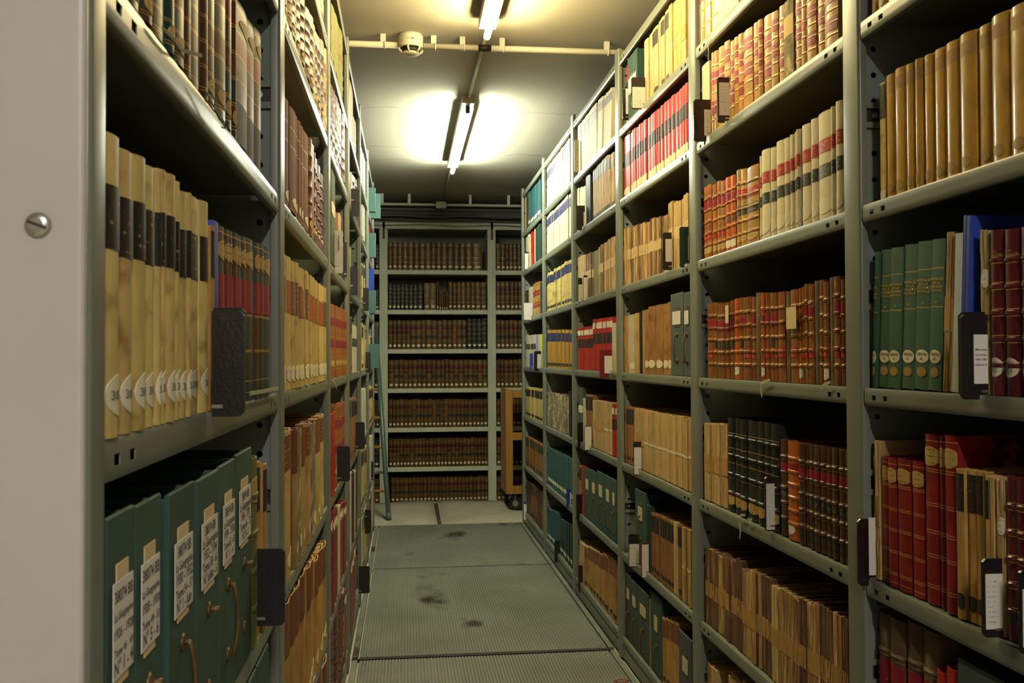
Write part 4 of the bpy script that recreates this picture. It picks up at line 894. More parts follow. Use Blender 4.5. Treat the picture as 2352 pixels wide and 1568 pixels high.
# ---- left stack, beyond
L(4, 1, 'tan_cloth', [805, 813], 205, look='tall tan box-like book')
L(4, 1, 'white_pl', [814, 820.5], (270, 300), n=3)
L(4, 2, ['brown_p', 'white_pl', 'band_brown'], [804.5, 820], (395, 415), n=6)
L(4, 3, ['dkgreen', 'pale_p', 'brown_p'], [804.5, 815], (567, 580), n=4)
L(4, 4, 'brown_blk', [804.5, 808.5], 728)
L(4, 4, 'white_p', [809, 820.5], (744, 750), n=4)
L(4, 5, 'brown_blk', [804.5, 820.5], (915, 915), n=6)
L(4, 6, ['band_brown', 'brown_p', 'white_pl'], [804.5, 820.5], (1084, 1080), n=5)
L(4, 7, 'red_row', [805, 819], (1255, 1250), n=4)
L(5, 1, 'white_pl', [830.5, 840.5], (340, 372), n=5)
L(5, 2, 'white_pl', [830.5, 838], (470, 480), n=4)
L(5, 3, ['yellow_j', 'dkgreen'], [830.5, 840], (605, 612), n=4)
L(5, 4, ['tan_cloth', 'yellow_j'], [830.5, 841], (742, 750), n=5)
L(5, 5, ['white_pl', 'cream_cl'], [830.5, 841], (893, 893), n=5)
L(5, 6, 'yellow_j', [830.5, 841], (1030, 1022), n=5)
L(5, 7, ['cream_cl', 'yellow_j'], [830.5, 841], (1160, 1150), n=5)
for sh_, y_, yt_, st_, lk_ in ((1, 5.88, 457, 'teal_big', 'teal cloth box jutting into the aisle'), (1, 6.16, 470, 'teal_big', 'rear teal cloth box jutting into the aisle'), (2, 5.9, 560, 'teal_big', 'teal cloth box jutting into the aisle'), (3, 5.9, 690, 'teal_big', 'teal cloth box jutting into the aisle'), (3, 6.06, 641, 'blue_tall', 'bright blue binder jutting out'), (4, 6.1, 812, 'teal_big', 'teal cloth box jutting into the aisle')):
    pr = {5.88: .034, 6.16: .058, 5.9: .036, 6.06: .02, 6.1: .05}[y_]; zz = onX(850, yt_, XL+pr)[1]*0+(846-yt_)*y_/F*1.0+CH
    t_ = .05 if st_ == 'teal_big' else .03
    place(st_, PI/2, (XL+pr, y_, SZ[sh_]+.0006), t_, min(zz, SZ[sh_-1]-.04)-SZ[sh_]-.001, '%s shelf up, farthest left bay' % UPW[sh_], y_, 0, .24, look=lk_)
    LAST[('L', 6, sh_)] = max(LAST.get(('L', 6, sh_), -9), y_+t_/2)
L(6, 1, 'red_lea', [848, 855], (430, 435), n=3)
L(6, 2, 'red_lea', [848, 855], (520, 525), n=3)
L(6, 3, 'brown_p', [848, 856], (640, 645), n=3)
L(6, 4, 'tan_blk', [848, 856.5], (768, 772), n=4)
L(6, 5, 'yellow_j', [848, 856.5], (888, 888), n=4)
L(6, 6, ['white_pl', 'red_row'], [848, 856.5], (1005, 1002), n=4)
L(6, 7, ['white_pl', 'red_row'], [848, 856.5], (1108, 1102), n=4)
# ------------------------------------------------------------------ the far bookcase
ZSH = [onY(1000, y, YB)[1] for y in (620, 711.5, 801.5, 891.5, 981.5, 1072, 1153)]
XP = [onY(x, 800, YB)[0] for x in (872, 890, 1120, 1140)]
bw = XP[2]-XP[1]; pw = (XP[1]-XP[0]+XP[3]-XP[2])/2
PX = [XP[0]-bw-pw/2, (XP[0]+XP[1])/2, (XP[2]+XP[3])/2, XP[3]+bw+pw/2]
ztop = onY(1000, 506, YB)[1]
r = link('far_bookcase', None, None, (PX[1], YB, 0)); tag(r, 'grey-green painted bookcase across the far end of the aisle', 'bookcase')
for x in PX:
    b = MB(); b.rbox((x-pw/2-PX[1], 0, -.011), (x+pw/2-PX[1], .36, ztop-.075), .003, axis=2); b.obj('upright', M['case'], r)
for x in PX[1:3]:
    b = MB(); b.box((x-.006-PX[1], -.004, ztop-.16), (x+.012-PX[1], -.0005, ztop-.005)); o = b.obj('hanging_strap', M['strip'], r); o['label'] = 'rusty brown metal strap'
b = MB(); b.rbox((PX[0]-pw/2-PX[1], -.004, ztop-.074), (PX[3]+pw/2-PX[1], .36, ztop), .004, axis=0); b.obj('top_rail', M['case'], r)
b = MB(); b.box((PX[0]-PX[1], .361, 0), (PX[3]-PX[1], .372, ztop)); b.obj('back_boards', M['case_back'], r)
BAYW = ['left bay', 'middle bay', 'right bay']
for i in range(3):
    for z in ZSH:
        b = MB(); b.rbox((PX[i]+pw/2+.0005-PX[1], .002, z-.037), (PX[i+1]-pw/2-.0005-PX[1], .355, z), .003, axis=0); b.obj('shelf', M['case'], r)
ROWW = ['top', 'second', 'third', 'fourth', 'fifth', 'sixth', 'lowest']
def far(i, row, sty, xs, ytop, n=None):
    Y = YB+.02; z0 = ZSH[row]+.0005; h0 = onY(1000, ytop, Y)[1]-z0
    xb = [onY(x, 800, Y)[0] for x in xs]
    if n: a, c = xb; w = [random.uniform(.85, 1.15) for _ in range(n)]; s = sum(w); acc = 0; xb = [a]; [xb.append(xb[-1]+(c-a)*v/s) for v in w]
    for k in range(len(xb)-1):
        key = ('B', i, row); a = max(xb[k], PX[i]+pw/2+.003, LAST.get(key, -9)+.0008); c = min(xb[k+1], PX[i+1]-pw/2-.003)
        if c-a < .006: continue
        LAST[key] = c; st = sty if isinstance(sty, str) else random.choice(sty)
        place(st, 0, ((a+c)/2, Y+random.uniform(-.002, .004), z0), c-a-.0008, h0+random.uniform(-.004, .004), '%s row of the far bookcase, %s' % (ROWW[row], BAYW[i]), (a+c)/2, 0, None, 'volumes in the far bookcase')
Q = lambda *v: [840+x/3.92 for x in v]
far(1, 0, 'far_a', Q(203, 240, 285, 330, 380, 432, 485, 537, 590, 635, 685, 738, 794, 848, 904, 968, 1052), 557.5)
far(1, 1, 'far_k', Q(203, 238, 276, 312, 350, 388, 428, 468, 514), 653)
far(1, 1, 'far_b', Q(527, 577, 634), 649)
far(1, 1, 'far_t', Q(638, 660), 645)
far(1, 1, 'far_t', Q(662, 684, 704, 722, 742), 668)
far(1, 1, 'far_a', Q(746, 784, 822, 862, 905, 948, 990, 1040, 1090), 647)
far(1, 2, 'far_r2', Q(203, 240, 280, 322, 362, 404), 735)
far(1, 2, ['far_r', 'far_r', 'far_a'], Q(404, 908), 735, 11)
far(1, 2, 'far_k', Q(914, 958, 1002, 1048, 1092), 731)
far(1, 3, ['far_r', 'far_r', 'far_r2'], Q(205, 1095), 826, 21)
far(1, 4, ['far_r', 'far_r', 'far_a'], Q(206, 1098), 917, 25)
far(1, 5, ['far_r', 'far_r', 'far_r2'], Q(208, 1100), 1007, 27)
far(1, 6, 'far_r', Q(225, 1102), 1097, 25)
for row, y, st, n in ((0, 557, ['far_a', 'far_r'], 7), (1, 646, 'far_r2', 7), (2, 735, 'far_r', 7), (3, 826, 'far_r2', 7), (4, 917, 'far_r', 8), (5, 1007, 'far_r', 7), (6, 1097, 'far_r', 7)):
    far(2, row, st, (1140.5, 1210), y, n)
for row, y, st, n in ((0, 562, 'far_k', 3), (1, 665, 'far_k', 3), (2, 740, 'far_a', 2), (3, 826, 'far_k', 2), (4, 917, 'far_a', 3), (5, 1007, 'far_k', 2), (6, 1097, 'far_r', 2)):
    far(0, row, st, (845, 871.5), y, n)
# ------------------------------------------------------------------ label holders hooked over the shelf lips
def holder(side, rect, label, m='vinyl', card=None, cm='card', th=.005, leaf=False, lines=None, inner=None):
    """a stiff pocket standing out from the shelf like a flag, its face up the aisle, its notched foot over a shelf lip"""
    x0, y0, x1, y1 = rect; s = 1 if side == 'R' else -1
    Xp = XR+.016 if side == 'R' else XL-.001
    Y = onX(x1 if side == 'R' else x0, (y0+y1)/2, Xp)[0]; ym = (y0+y1)/2
    xo = onY(x0 if side == 'R' else x1, ym, Y)[0]; zt, zb = onY((x0+x1)/2, y0, Y)[1], onY((x0+x1)/2, y1, Y)[1]; h = zt-zb
    xi = XR+.0125 if side == 'R' else XL+.0008; xl = XR-.0012 if side == 'R' else XL+.0012
    r = link('label_holder', None, None, (xo, Y, zb)); tag(r, label, 'label holder')
    w, wl = abs(xi-xo), abs(xl-xo); zs = min(SZ, key=lambda z: abs(z-(zb+h*.15))); zn = zs+.0016-zb
    posts = RP if side == 'R' else LP
    if any(p-PW-th-.004 < Y < p+th+.004 for p in posts): w = wl
    c = min(.005, w*.15)
    P = [(0, c), (c, 0)]
    if 0 < zn < h*.6 and w > wl: P += [(wl, 0), (wl, zn), (w, zn)]
    else: P += [(w, 0)]
    P += [(w, h), (c, h), (0, h-c)]
    def plate(name, y, t_, mm, par, dx=0, dz=0):
        b = MB(); f = [b.vert((s*(u+dx), y, z+dz)) for u, z in P]; k = [b.vert((s*(u+dx), y+t_, z+dz)) for u, z in P]; n = len(P)
        b.face(f); b.face(k[::-1])
        for q in range(n): b.face([f[q], f[(q+1) % n], k[(q+1) % n], k[q]])
        return b.obj(name, M[mm], par)
    plate('pocket', -th/2, th, m, r)
    if leaf: plate('rear_leaf', th/2+.001, .002, m, r, .0, .004)
    b = MB(); zz = min(max(zn, h*.08), h*.7); q0, q1 = sorted((s*max(w-.012, 0), s*w)); b.box((q0, -th/2-.0008, zz), (q1, th/2+.0008, zz+.004)); b.obj('hanging_hook', M['zinc'], r)
    if card:
        c0, d0, c1, d1 = card
        u0, u1 = sorted((s*(onY(c0, ym, Y)[0]-xo), s*(onY(c1, ym, Y)[0]-xo))); u1 = min(u1, w-.0005); u0 = max(u0, .0005)
        z0, z1 = max(onY(c0, d1, Y)[1]-zb, .002), min(onY(c0, d0, Y)[1]-zb, h+.004)
        q0, q1 = sorted((s*u0, s*u1)); b = MB(); b.box((q0, -th/2-.0007, z0), (q1, -th/2+.0001, z1)); cd = b.obj('card', M[cm], r)
        if lines:
            for k, tx in enumerate(lines): text(tx, .0058, M['ink'], cd, ((q0+q1)/2, -th/2-.0009, z1-.024-.0075*k), (u1-u0)*.84)
    return r
holder('R', (2206, 722, 2272, 917), 'black label holder with typed card before the maroon books, eye level', 'vinyl', (2234, 768, 2270, 881), 'cardp', leaf=True, lines=('[M\u00e9moires', 'alphab\u00e9tique', '1947-1987', 'Sciences et'))
holder('R', (1970, 1191, 2014, 1344), 'black label holder overlapping the nearest post beside short red books', 'vinyl_clear', (1994, 1188, 2013, 1320), 'cardp')
holder('R', (2256, 1282, 2306, 1462), 'black label holder with handwritten card below the tan cloth books', 'vinyl', (2261, 1317, 2304, 1444))
holder('R', (2342, 1310, 2372, 1500), 'label holder with white card at the photo edge, by maroon books', 'vinyl', (2346, 1352, 2370, 1485))
holder('R', (1647, 178, 1678, 282), 'black-framed label holder with pink-grey card among red-labelled tan books', 'vinyl', (1651, 190, 1677, 265))
holder('R', (1593, 229, 1635, 325), 'crinkled black label holder below the plain grey-cream book', 'vinyl_clear', (1617, 252, 1634, 311))
holder('R', (1757, 1095, 1782, 1219), 'white card holder leaning between black-green and orange leather books', 'vinyl', (1759, 1110, 1781, 1216), 'cardp')
holder('R', (1450, 178, 1484, 251), 'label holder with pink-grey card before the tall green box file', 'vinyl', (1452, 200, 1483, 248))
holder('R', (1430, 205, 1445, 276), 'crinkled black label holder before small red books on seventh shelf', 'vinyl_clear', (1437, 204, 1444, 262))
holder('R', (1522, 534, 1545, 620), 'black label holder with slanted card before pale-banded pamphlets', 'vinyl_clear', (1528, 549, 1544, 601))
holder('R', (1561, 521, 1584, 614), 'crinkled dark green label holder beside the second right-hand post', 'vinyl_green', (1580, 541, 1583.5, 598), 'cardp')
holder('R', (1455, 1014, 1475, 1091), 'white-card label holder beside tied tan bundles, third right bay', 'vinyl', (1456, 1027, 1474, 1089), 'cardp')
holder('R', (1444, 1226, 1470, 1302), 'label holder with handwritten card below the dark green box file', 'vinyl', (1445, 1249, 1469.5, 1300))
holder('R', (1472, 1246, 1492, 1326), 'red-edged label holder with folded blank card, second shelf up', 'vinyl_red', (1474, 1250, 1491.5, 1325), 'cardp')
holder('R', (1377, 803, 1407.5, 867), 'dark red label holder with cream card before red books', 'vinyl_red', (1388, 817, 1407, 857))
holder('R', (1325, 472, 1345, 529), 'crinkled black label holder before plain cream books', 'vinyl_clear', (1340, 487, 1344.5, 525), 'cardp')
holder('R', (1328, 638, 1339, 695), 'small clear-fronted label holder before pale paper volumes', 'vinyl_clear', (1328.5, 653, 1338.5, 693))
holder('R', (1340, 632, 1351, 692), 'plain pink-grey label holder beside the small clear-fronted holder', 'vinyl', (1340.5, 637, 1350.5, 690), 'cardp')
holder('R', (1319, 322, 1331, 395), 'cream cloth shelf label overlapping the fourth right-hand post', 'cream_card', None)
holder('R', (1326.5, 970, 1341, 1031), 'crinkled black label holder below the grey-green binder', 'vinyl_clear', None)
holder('R', (1342, 977, 1360, 1037), 'white-card label holder before brown journals, fourth right bay', 'vinyl', (1343, 979, 1359.5, 1033), 'cardp')
holder('R', (1323.5, 1135, 1339, 1192), 'crinkled black label holder beside five green box files', 'vinyl_clear', None)
holder('R', (1328, 1298, 1340, 1361), 'small black label holder before the tan journals at the bottom', 'vinyl', None)
holder('R', (1273.5, 1241, 1287.5, 1291), 'black label holder between teal and dark green journals', 'vinyl', None)
holder('R', (1301, 1123, 1313, 1170), 'blue label holder below the green journals, fifth right bay', 'vinyl_blue', (1309, 1130, 1312.5, 1160), 'cardp')
holder('R', (1205, 578, 1215, 619), 'white-card label holder on sixth shelf up, farthest right bay', 'vinyl', (1205.3, 582, 1214.7, 618), 'cardp')
holder('R', (1203, 695, 1224, 735), 'wide white-card label holder before brown books, farthest right bay', 'vinyl', (1203.3, 695.5, 1223.6, 734.5), 'cardp')
holder('R', (1217, 811, 1226, 854), 'blue label holder below white paper volumes', 'vinyl_blue', None)
holder('R', (1226.5, 806, 1244, 852), 'crinkled black label holder before lilac and yellow-green volumes', 'vinyl_clear', (1234, 813, 1243.5, 846), 'card')
holder('R', (1202.5, 1152, 1211, 1194), 'white-card label holder with blue top near the trolley wheel', 'vinyl_blue', (1203, 1157, 1210.5, 1193), 'cardp')
holder('L', (484, 714, 562, 956), 'large grained black label holder before the marbled blue book', 'vinyl', None, th=.007, leaf=True)
holder('L', (588, 1259, 655, 1435), 'grained black label holder overlapping the second left-hand post', 'vinyl', None, th=.008)
hr = holder('L', (768, 530, 787.5, 627), 'cream card box end with metal ring, third left bay', 'cardp', None)
b = MB(); b.tube([(-.028, -.003, .072), (-.028, -.007, .072), (-.028, -.007, .115), (-.012, -.007, .115), (-.012, -.007, .072), (-.012, -.003, .072)], .0012, 6); b.obj('ring_pull', M['brass'], hr)
holder('L', (788.5, 556, 797, 637), 'black label holder behind the cream card box end', 'vinyl', None)
holder('L', (773, 1024, 804, 1105), 'dark green-black label holder beside the tall bright red book', 'vinyl', None)
holder('L', (805, 434, 825, 497), 'dark brown label holder on sixth shelf up, fourth left bay', 'vinyl', None)
holder('L', (803, 613, 822, 678), 'black label holder on fifth shelf up, fourth left bay', 'vinyl', None)
holder('L', (833.5, 661, 847, 714), 'black label holder on fifth shelf up, fifth left bay', 'vinyl', None)
holder('L', (839, 808, 851.5, 856), 'black label holder on eye-level shelf, fifth left bay', 'vinyl', None)
holder('L', (816, 969, 838, 1031), 'black label holder on third shelf up, fourth left bay', 'vinyl', None)
holder('L', (852, 1059, 857.5, 1102), 'small black label holder second up, farthest left bay', 'vinyl', None)
holder('L', (837.5, 1170, 852, 1225), 'black label holder below pale journals, fifth left bay', 'vinyl', None)
holder('L', (823, 1300, 849, 1362), 'wide black label holder lowest over the floor plates', 'vinyl', None)
# ------------------------------------------------------------------ cotton tapes trailing over the shelf edges
def tape_strip(side, pts, label, m='tape', w=.006, out=.0045):
    """ribbon lying over a shelf lip: pts are picture points on the plane just before the lip"""
    X, sg = (XR-out, -1) if side == 'R' else (XL+out, 1); P = []
    for i, (x, y) in enumerate(pts): yy, zz = onX(x, y, X); P.append(Vector((X-(-sg)*0+random.uniform(-.001, .001), yy, zz)))
    b = MB(); rows = []
    for i, p in enumerate(P):
        t = (P[min(i+1, len(P)-1)]-P[max(i-1, 0)]).normalized(); n_ = Vector((1, 0, 0)); s = t.cross(n_).normalized()*(w/2); f = n_*(.0004)
        rows.append([b.vert(p+s-f), b.vert(p-s-f), b.vert(p-s+f), b.vert(p+s+f)])
    for i in range(len(rows)-1):
        for k in range(4): b.face([rows[i][k], rows[i][(k+1) % 4], rows[i+1][(k+1) % 4], rows[i+1][k]], 0, False)
    b.face(rows[0]); b.face(rows[-1][::-1])
    tag(b.obj('hanging_tape', M[m]), label, 'tape')
tape_strip('R', [(1768, 872), (1758, 875), (1748, 881), (1747, 894), (1750, 912)], 'pale tape hanging over the shelf edge under the brown leather books')
tape_strip('R', [(1906, 877), (1895, 882), (1886, 892)], 'short pale tape beside the slots under the brown leather books')
tape_strip('R', [(1712, 1182), (1700, 1183), (1698, 1200), (1701, 1222), (1699, 1237)], 'pale tape hanging under the black-green books')
tape_strip('R', [(1726, 1192), (1716, 1196), (1720, 1189)], 'curled scrap of pale tape under the black-green books')
tape_strip('R', [(1622, 70), (1624, 95), (1628, 115), (1626, 138)], 'brown string hanging above the plain grey-cream book', 'tape_brown', .004)
tape_strip('L', [(575, 903), (600, 899), (626, 893), (640, 891)], 'loose pale tape along the shelf edge before the black holder post')
tape_strip('L', [(374, 64), (398, 92), (415, 115), (440, 122), (466, 128)], 'loose green-brown tape under the gilt-banded green books', 'tape_dk', .0035)
tape_strip('L', [(470, 205), (488, 240), (505, 272), (517, 295), (510, 292)], 'thin knotted tape over the edge below gilt-banded green books', 'tape_dk', .0025)
tape_strip('L', [(765, 873), (770, 880), (774, 892)], 'short brown tape under the orange leather books with red labels', 'tape_brown', .006)
# ------------------------------------------------------------------ ceiling: fluorescent battens, conduit, smoke detector
def emis(name, c, s):
    m = bpy.data.materials.new(name); m.use_nodes = True; nt = m.node_tree
    b = nt.nodes['Principled BSDF']; b.inputs['Base Color'].default_value = (.8, .8, .8, 1); b.inputs['Emission Color'].default_value = (*c, 1); b.inputs['Emission Strength'].default_value = s
    return m
LX = .322
def batten(y0, y1, label, c, s):
    L_ = y1-y0; r = link('ceiling_lamp', None, None, (LX, (y0+y1)/2, CEIL)); tag(r, label, 'ceiling lamp', None)
    b = MB(); b.rbox((-.032, -L_/2, -.045), (.032, L_/2, -.0005), .004, axis=1); b.obj('housing', M['pipe_white'], r)
    b = MB()                                   # shallow white reflector under the housing
    for s_ in (-1, 1): b.box((s_*.031-.0012, -L_/2+.09, -.053), (s_*.031+.0012, L_/2-.02, -.0455))
    b.box((-.031, -L_/2+.09, -.0475), (.031, L_/2-.02, -.0455)); b.obj('reflector', M['white_plastic'], r)
    b = MB(); b.tube([(0, -L_/2+.06, -.078), (0, -L_/2+.068, -.078), (0, L_/2-.008, -.078), (0, L_/2, -.078)], [.010, .013, .013, .010], 14); b.obj('tube', emis('fluorescent_glow', c, s), r)
    for e in (-1, 1):
        b = MB(); ye = -L_/2+.05 if e < 0 else L_/2-.03
        b.rbox((-.011, ye-.008, -.085), (.011, ye+.008 if e < 0 else ye-.0, -.0455), .005, axis=1); b.obj('lamp_holder', M['dark' if e < 0 else 'white_plastic'], r)
    return r
batten(4.70, 6.30, 'lit white fluorescent batten in the middle of the ceiling', (.96, 1, .80), 255)
batten(2.02, 3.63, 'lit fluorescent batten cut off at the top of the photo', (1, .825, .42), 190)
batten(-2.3, -.75, 'added unseen fluorescent batten behind the viewpoint, brightening the end panel', (1, .93, .86), 520)  # unseen lamp, added to brighten the left end panel
def pipe(name, pts, rad, m, label, cat, clips=(), cm='white_plastic'):
    b = MB(); b.tube(pts, rad, 10)
    if clips:
        r = link(name, None, None, pts[0]); tag(r, label, cat); o = b.obj('tube', M[m]); o.parent = r; o.location = -Vector(pts[0])
        for cx, cyy in clips:
            q = MB(); q.tube([(0, (rad+.001)*math.cos(a*PI/8), (rad+.001)*math.sin(a*PI/8)) for a in range(17)], .0032, 6); q.box((-.018, -.008, rad*.1), (.004, .004, CEIL-pts[0][2]-.0004))
            q.obj('clip', M[cm], r, Vector((cx, cyy, pts[0][2]))-Vector(pts[0]))
    else: tag(b.obj(name, M[m]), label, cat)
YP = 3.86
zp = onY(1100, 110, YP)[1]
cl = [(onY(x, 108, YP)[0], YP) for x in (884, 1000, 1066, 1157, 1397)]
dx = onY(943, 108, YP)[0]; zp = min(zp, CEIL-.0135)
pipe('conduit_pipe', [(XL-.5, YP, zp), (dx-.0535, YP, zp)], .0125, 'pipe_white', 'white ceiling conduit left of the smoke detector', 'pipe', cl[:1])
pipe('conduit_pipe', [(dx+.0535, YP, zp), (XR+.5, YP, zp)], .0125, 'pipe_white', 'long white ceiling conduit right of the smoke detector', 'pipe', cl[1:])
o = MB(); xx = onY(1113, 110, YP)[0]; o.tube([(xx-.027, YP, zp-.0003), (xx+.027, YP, zp+.0003)], .0142, 12); tag(o.obj('pipe_sleeve', M['dark']), 'grey-black sleeve on the white ceiling conduit', 'pipe sleeve')
pipe('conduit_tube', [(LX+.012, 3.64, CEIL-.014), (LX+.005, 4.69, CEIL-.014)], .0075, 'pipe_white', 'thin cable conduit running between the two ceiling battens', 'pipe')
pipe('conduit_tube', [(LX, 6.31, CEIL-.014), (LX, 7.60, CEIL-.014)], .0075, 'pipe_white', 'thin cable conduit running from middle batten to junction box', 'pipe')
r = link('smoke_detector', None, None, (dx, YP, CEIL)); tag(r, 'round cream smoke detector on the ceiling beside the conduit', 'smoke detector')
def lathe(prof, n=32, m=0):
    b = MB(); rings = [[b.vert((rad*math.cos(2*PI*k/n), rad*math.sin(2*PI*k/n), z)) for k in range(n)] for rad, z in prof]
    for a, c in zip(rings, rings[1:]):
        for k in range(n): b.face([a[k], a[(k+1) % n], c[(k+1) % n], c[k]], m, True)
    b.face(rings[0]); b.face(rings[-1][::-1]); return b
me = lathe([(.050, -.0005), (.052, -.012), (.052, -.050), (.050, -.056)]).obj('base', M['detector'], r)
lathe([(.040, -.056), (.038, -.074)]).obj('dark_chamber', M['dark'], r)
for k in range(6):
    q = MB()
    a = k*PI/3+.3; q.tube([(.050*math.cos(a), .050*math.sin(a), -.055), (.049*math.cos(a), .049*math.sin(a), -.064), (.034*math.cos(a), .034*math.sin(a), -.0755)], .005, 6); q.obj('cage_rib', M['detector'], r)
lathe([(.036, -.073), (.036, -.078), (.030, -.082), (.004, -.083)]).obj('cap', M['detector'], r)
b = MB(); n = 8
for k in range(n):
    a0, a1 = -PI/2-.35+.7*k/n, -PI/2-.35+.7*(k+1)/n; p = [(.0526*math.cos(a), .0526*math.sin(a), z) for a, z in ((a0, -.038), (a1, -.038), (a1, -.021), (a0, -.021))]
    b.face([b.vert(x) for x in p])
lb = b.obj('label', M['cardp'], r)
text('1 / 96', .013, M['ink'], lb, (0, -.0533, -.034))
# pipes and cables in front of the far bookcase top
zf = onY(1000, 470, 7.6)[1]
pipe('conduit_pipe', [(-1.6, 7.6, zf), (2.2, 7.6, zf)], .011, 'pipe_white', 'thin white conduit across the ceiling before the far bookcase', 'pipe', [(onY(x, 470, 7.6)[0], 7.6) for x in (942, 1082, 880, 1170)])
b = MB(); jx, jz = onY(1013, 471, 7.57); b.rbox((jx-.04, 7.55, jz-.026), (jx+.04, 7.585, jz+.026), .006, axis=1); tag(b.obj('ceiling_junction_box', M['pipe_white']), 'small square white junction box on the far conduit', 'junction box')
for i, (ry, Yp, rad, lb_) in enumerate(((481, 7.72, .022, 'thick dark pipe just below the far white conduit'), (490, 7.70, .012, 'dark pipe second below the far white conduit'), (497, 7.665, .009, 'thin dark cable third below the far white conduit'),
        (503, 7.75, .012, 'dark pipe just above the far bookcase top rail'), (508, 7.68, .006, 'thinnest dark cable along the far bookcase top rail'))):
    z = onY(1000, ry, Yp)[1]; b = MB(); pts = [(-1.6+3.8*k/24, Yp, z+(.006*math.sin(k*1.7+i*2) if rad < .01 else .001*math.sin(k))) for k in range(25)]
    b.tube(pts, rad*.9, 9); tag(b.obj('ceiling_pipe' if rad > .01 else 'ceiling_cable', M['pipe_dark']), lb_, 'pipe' if rad > .01 else 'cable')
# ------------------------------------------------------------------ ladder
gx, gy = onZ(893, 1193, .001); tx, tz = onY(862, 748, 7.70)
r = link('ladder', None, None, (gx, gy, 0)); tag(r, 'grey-green metal ladder with wooden rungs leaning by the far bookcase', 'ladder')
P0 = Vector((gx, gy, .004)); P1 = Vector((tx, 7.72, tz)); D = Vector((-.32, .0, 0))
for k in range(2):
    b = MB(); b.tube([P0+D*k-r.location, P0+(P1-P0)*.5+D*k-r.location, P1+D*k-r.location], .0185, 12); s = b.obj('stile', M['green_metal'], r)
    b = MB(); b.tube([P0+D*k-r.location-Vector((0, 0, .0035)), P0+(P1-P0)*.03+D*k-r.location], .0205, 12); b.obj('foot', M['green_metal'], s)
for f in (.135, .225, .35, .5, .65, .8):
    a = P0+(P1-P0)*f-r.location; b = MB(); b.tube([a, a+D], .011, 10); o = b.obj('rung', M['zinc' if f == .225 else 'oak'], r)
    if f == .225: o['label'] = 'silver metal rung'
# ------------------------------------------------------------------ wooden trolley half hidden behind the right stack
tx0 = onY(1162, 1000, 7.28)[0]; T = (tx0, 7.28); zt = onY(1168, 893, 7.28)[1]
r = link('book_trolley', None, None, (T[0], T[1], 0)); tag(r, 'varnished wooden book trolley on black castors behind the right stack', 'trolley')
zb = .13; wd = .62; dp = .40
for x in (0, wd-.04):
    b = MB(); b.rbox((x, 0, zb), (x+.022, dp, zt), .003, axis=1); b.obj('side_board', M['oak'], r)
for x in (.0225, wd-.075):
    b = MB(); b.rbox((x, -.001, zb), (x+.032, .022, zt-.005), .002, axis=2); b.obj('front_stile', M['oak'], r)
for z in (zb+.001, zb+.42, zt-.07):
    b = MB(); b.rbox((.0225, .023, z), (wd-.041, dp, z+.022), .002, axis=0); b.obj('shelf', M['oak'], r)
    b = MB(); b.rbox((.055, -.0005, z-.0), (wd-.076, .021, z+.06), .002, axis=0); b.obj('rail', M['oak'], r)
for cx, cyy in ((.085, .06), (wd-.11, .06), (.085, dp-.07), (wd-.11, dp-.07)):
    ax = Vector((.42, .907, 0)); ce = Vector((cx, cyy, .0505))
    b = MB(); b.tube([ce-ax*.017, ce-ax*.011, ce+ax*.011, ce+ax*.017], [.052, .0615, .0615, .052], 24); w_ = b.obj('castor', M['rubber'], r)
    b = MB(); b.tube([ce-ax*.02, ce+ax*.02], .024, 16); b.obj('hub', M['zinc'], w_)
    b = MB()
    for s in (-1, 1): b.tube([ce+ax*(s*.0235), Vector((cx, cyy, zb-.004))+ax*(s*.0235)], .004, 6)
    b.box((cx-.034, cyy-.034, zb-.004), (cx+.034, cyy+.034, zb-.0005)); b.obj('fork', M['zinc'], w_)
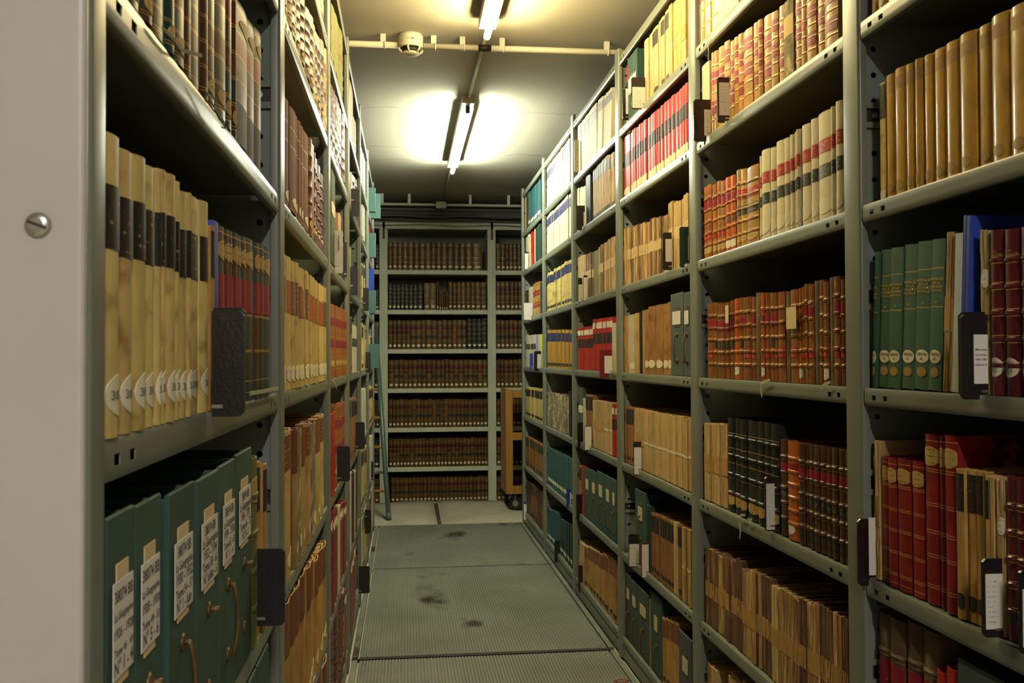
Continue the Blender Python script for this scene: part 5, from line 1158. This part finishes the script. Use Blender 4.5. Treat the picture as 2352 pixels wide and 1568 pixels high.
# ------------------------------------------------------------------ paper slips tucked into books, red scrap on the floor
def slip(rect, label, m='slip'):
    x0, y0, x1, y1 = rect; X = XR+.0105; ya, yb = onX(x0, y0, X)[0], onX(x1, y0, X)[0]; zt, zb = onX((x0+x1)/2, y0, X)[1], onX((x0+x1)/2, y1, X)[1]
    b = MB(); b.box((X, min(ya, yb), zb), (X+.0006, max(ya, yb), zt)); tag(b.obj('paper_slip', M[m]), label, 'paper slip')
slip((1665.5, 701, 1672.5, 742), 'narrow pale paper slip before the sixth brown leather book')
slip((1805.5, 705, 1828, 755), 'wide pale paper slip on a grey-brown leather spine')
px, py = onZ(1428, 1563, .002); b = MB(); b.tube([(px-.03, py-.004, .003), (px-.012, py+.012, .003), (px+.004, py+.01, .004), (px+.028, py-.006, .003), (px+.01, py-.02, .003), (px-.03, py-.004, .003)], .0016, 6)
tag(b.obj('red_band', mat('red_rubber', '#9c2a25', .4)), 'small red rubber band on the ribbed floor plate', 'rubber band')
# ------------------------------------------------------------------ labels: each thing is counted among its likes on its shelf
by = {}
for o, look, where, order in PEND: by.setdefault((look, where), []).append((order, o))
for (look, where), v in by.items():
    v.sort(key=lambda p: p[0]); pre = '' if where.startswith('on ') else 'on '
    for i, (_, o) in enumerate(v):
        if len(v) == 1: o['label'] = '%s, %s%s' % (look, pre, where)
        else: o['label'] = '%s, %s from left, %s%s' % (look, ORD[i], pre if len((look+where).split()) < 12 else '', where)
# ------------------------------------------------------------------ camera, world, view
cam = bpy.data.cameras.new('camera'); co = bpy.data.objects.new('camera', cam); C.objects.link(co)
m = Matrix.Identity(4)
for i in range(3): m[i][0], m[i][1], m[i][2] = AX[i], AU[i], -AF[i]
m[2][3] = CH; co.matrix_world = m
cam.sensor_fit = 'HORIZONTAL'; cam.sensor_width = 36; cam.lens = 36*F/W; cam.clip_start = .02
cam.dof.use_dof = True; cam.dof.focus_distance = 3.0; cam.dof.aperture_fstop = 18
sc = bpy.context.scene; sc.camera = co
w = bpy.data.worlds.new('world'); sc.world = w; w.use_nodes = True; w.node_tree.nodes['Background'].inputs[0].default_value = (.02, .02, .02, 1)
vs = sc.view_settings; vs.view_transform = 'Standard'; vs.look = 'None'; vs.exposure = 0.0; vs.gamma = 1.0; vs.use_curve_mapping = False
sc.cycles.max_bounces = 6; sc.cycles.diffuse_bounces = 1; sc.cycles.glossy_bounces = 4; sc.cycles.caustics_reflective = False; sc.cycles.use_denoising = True
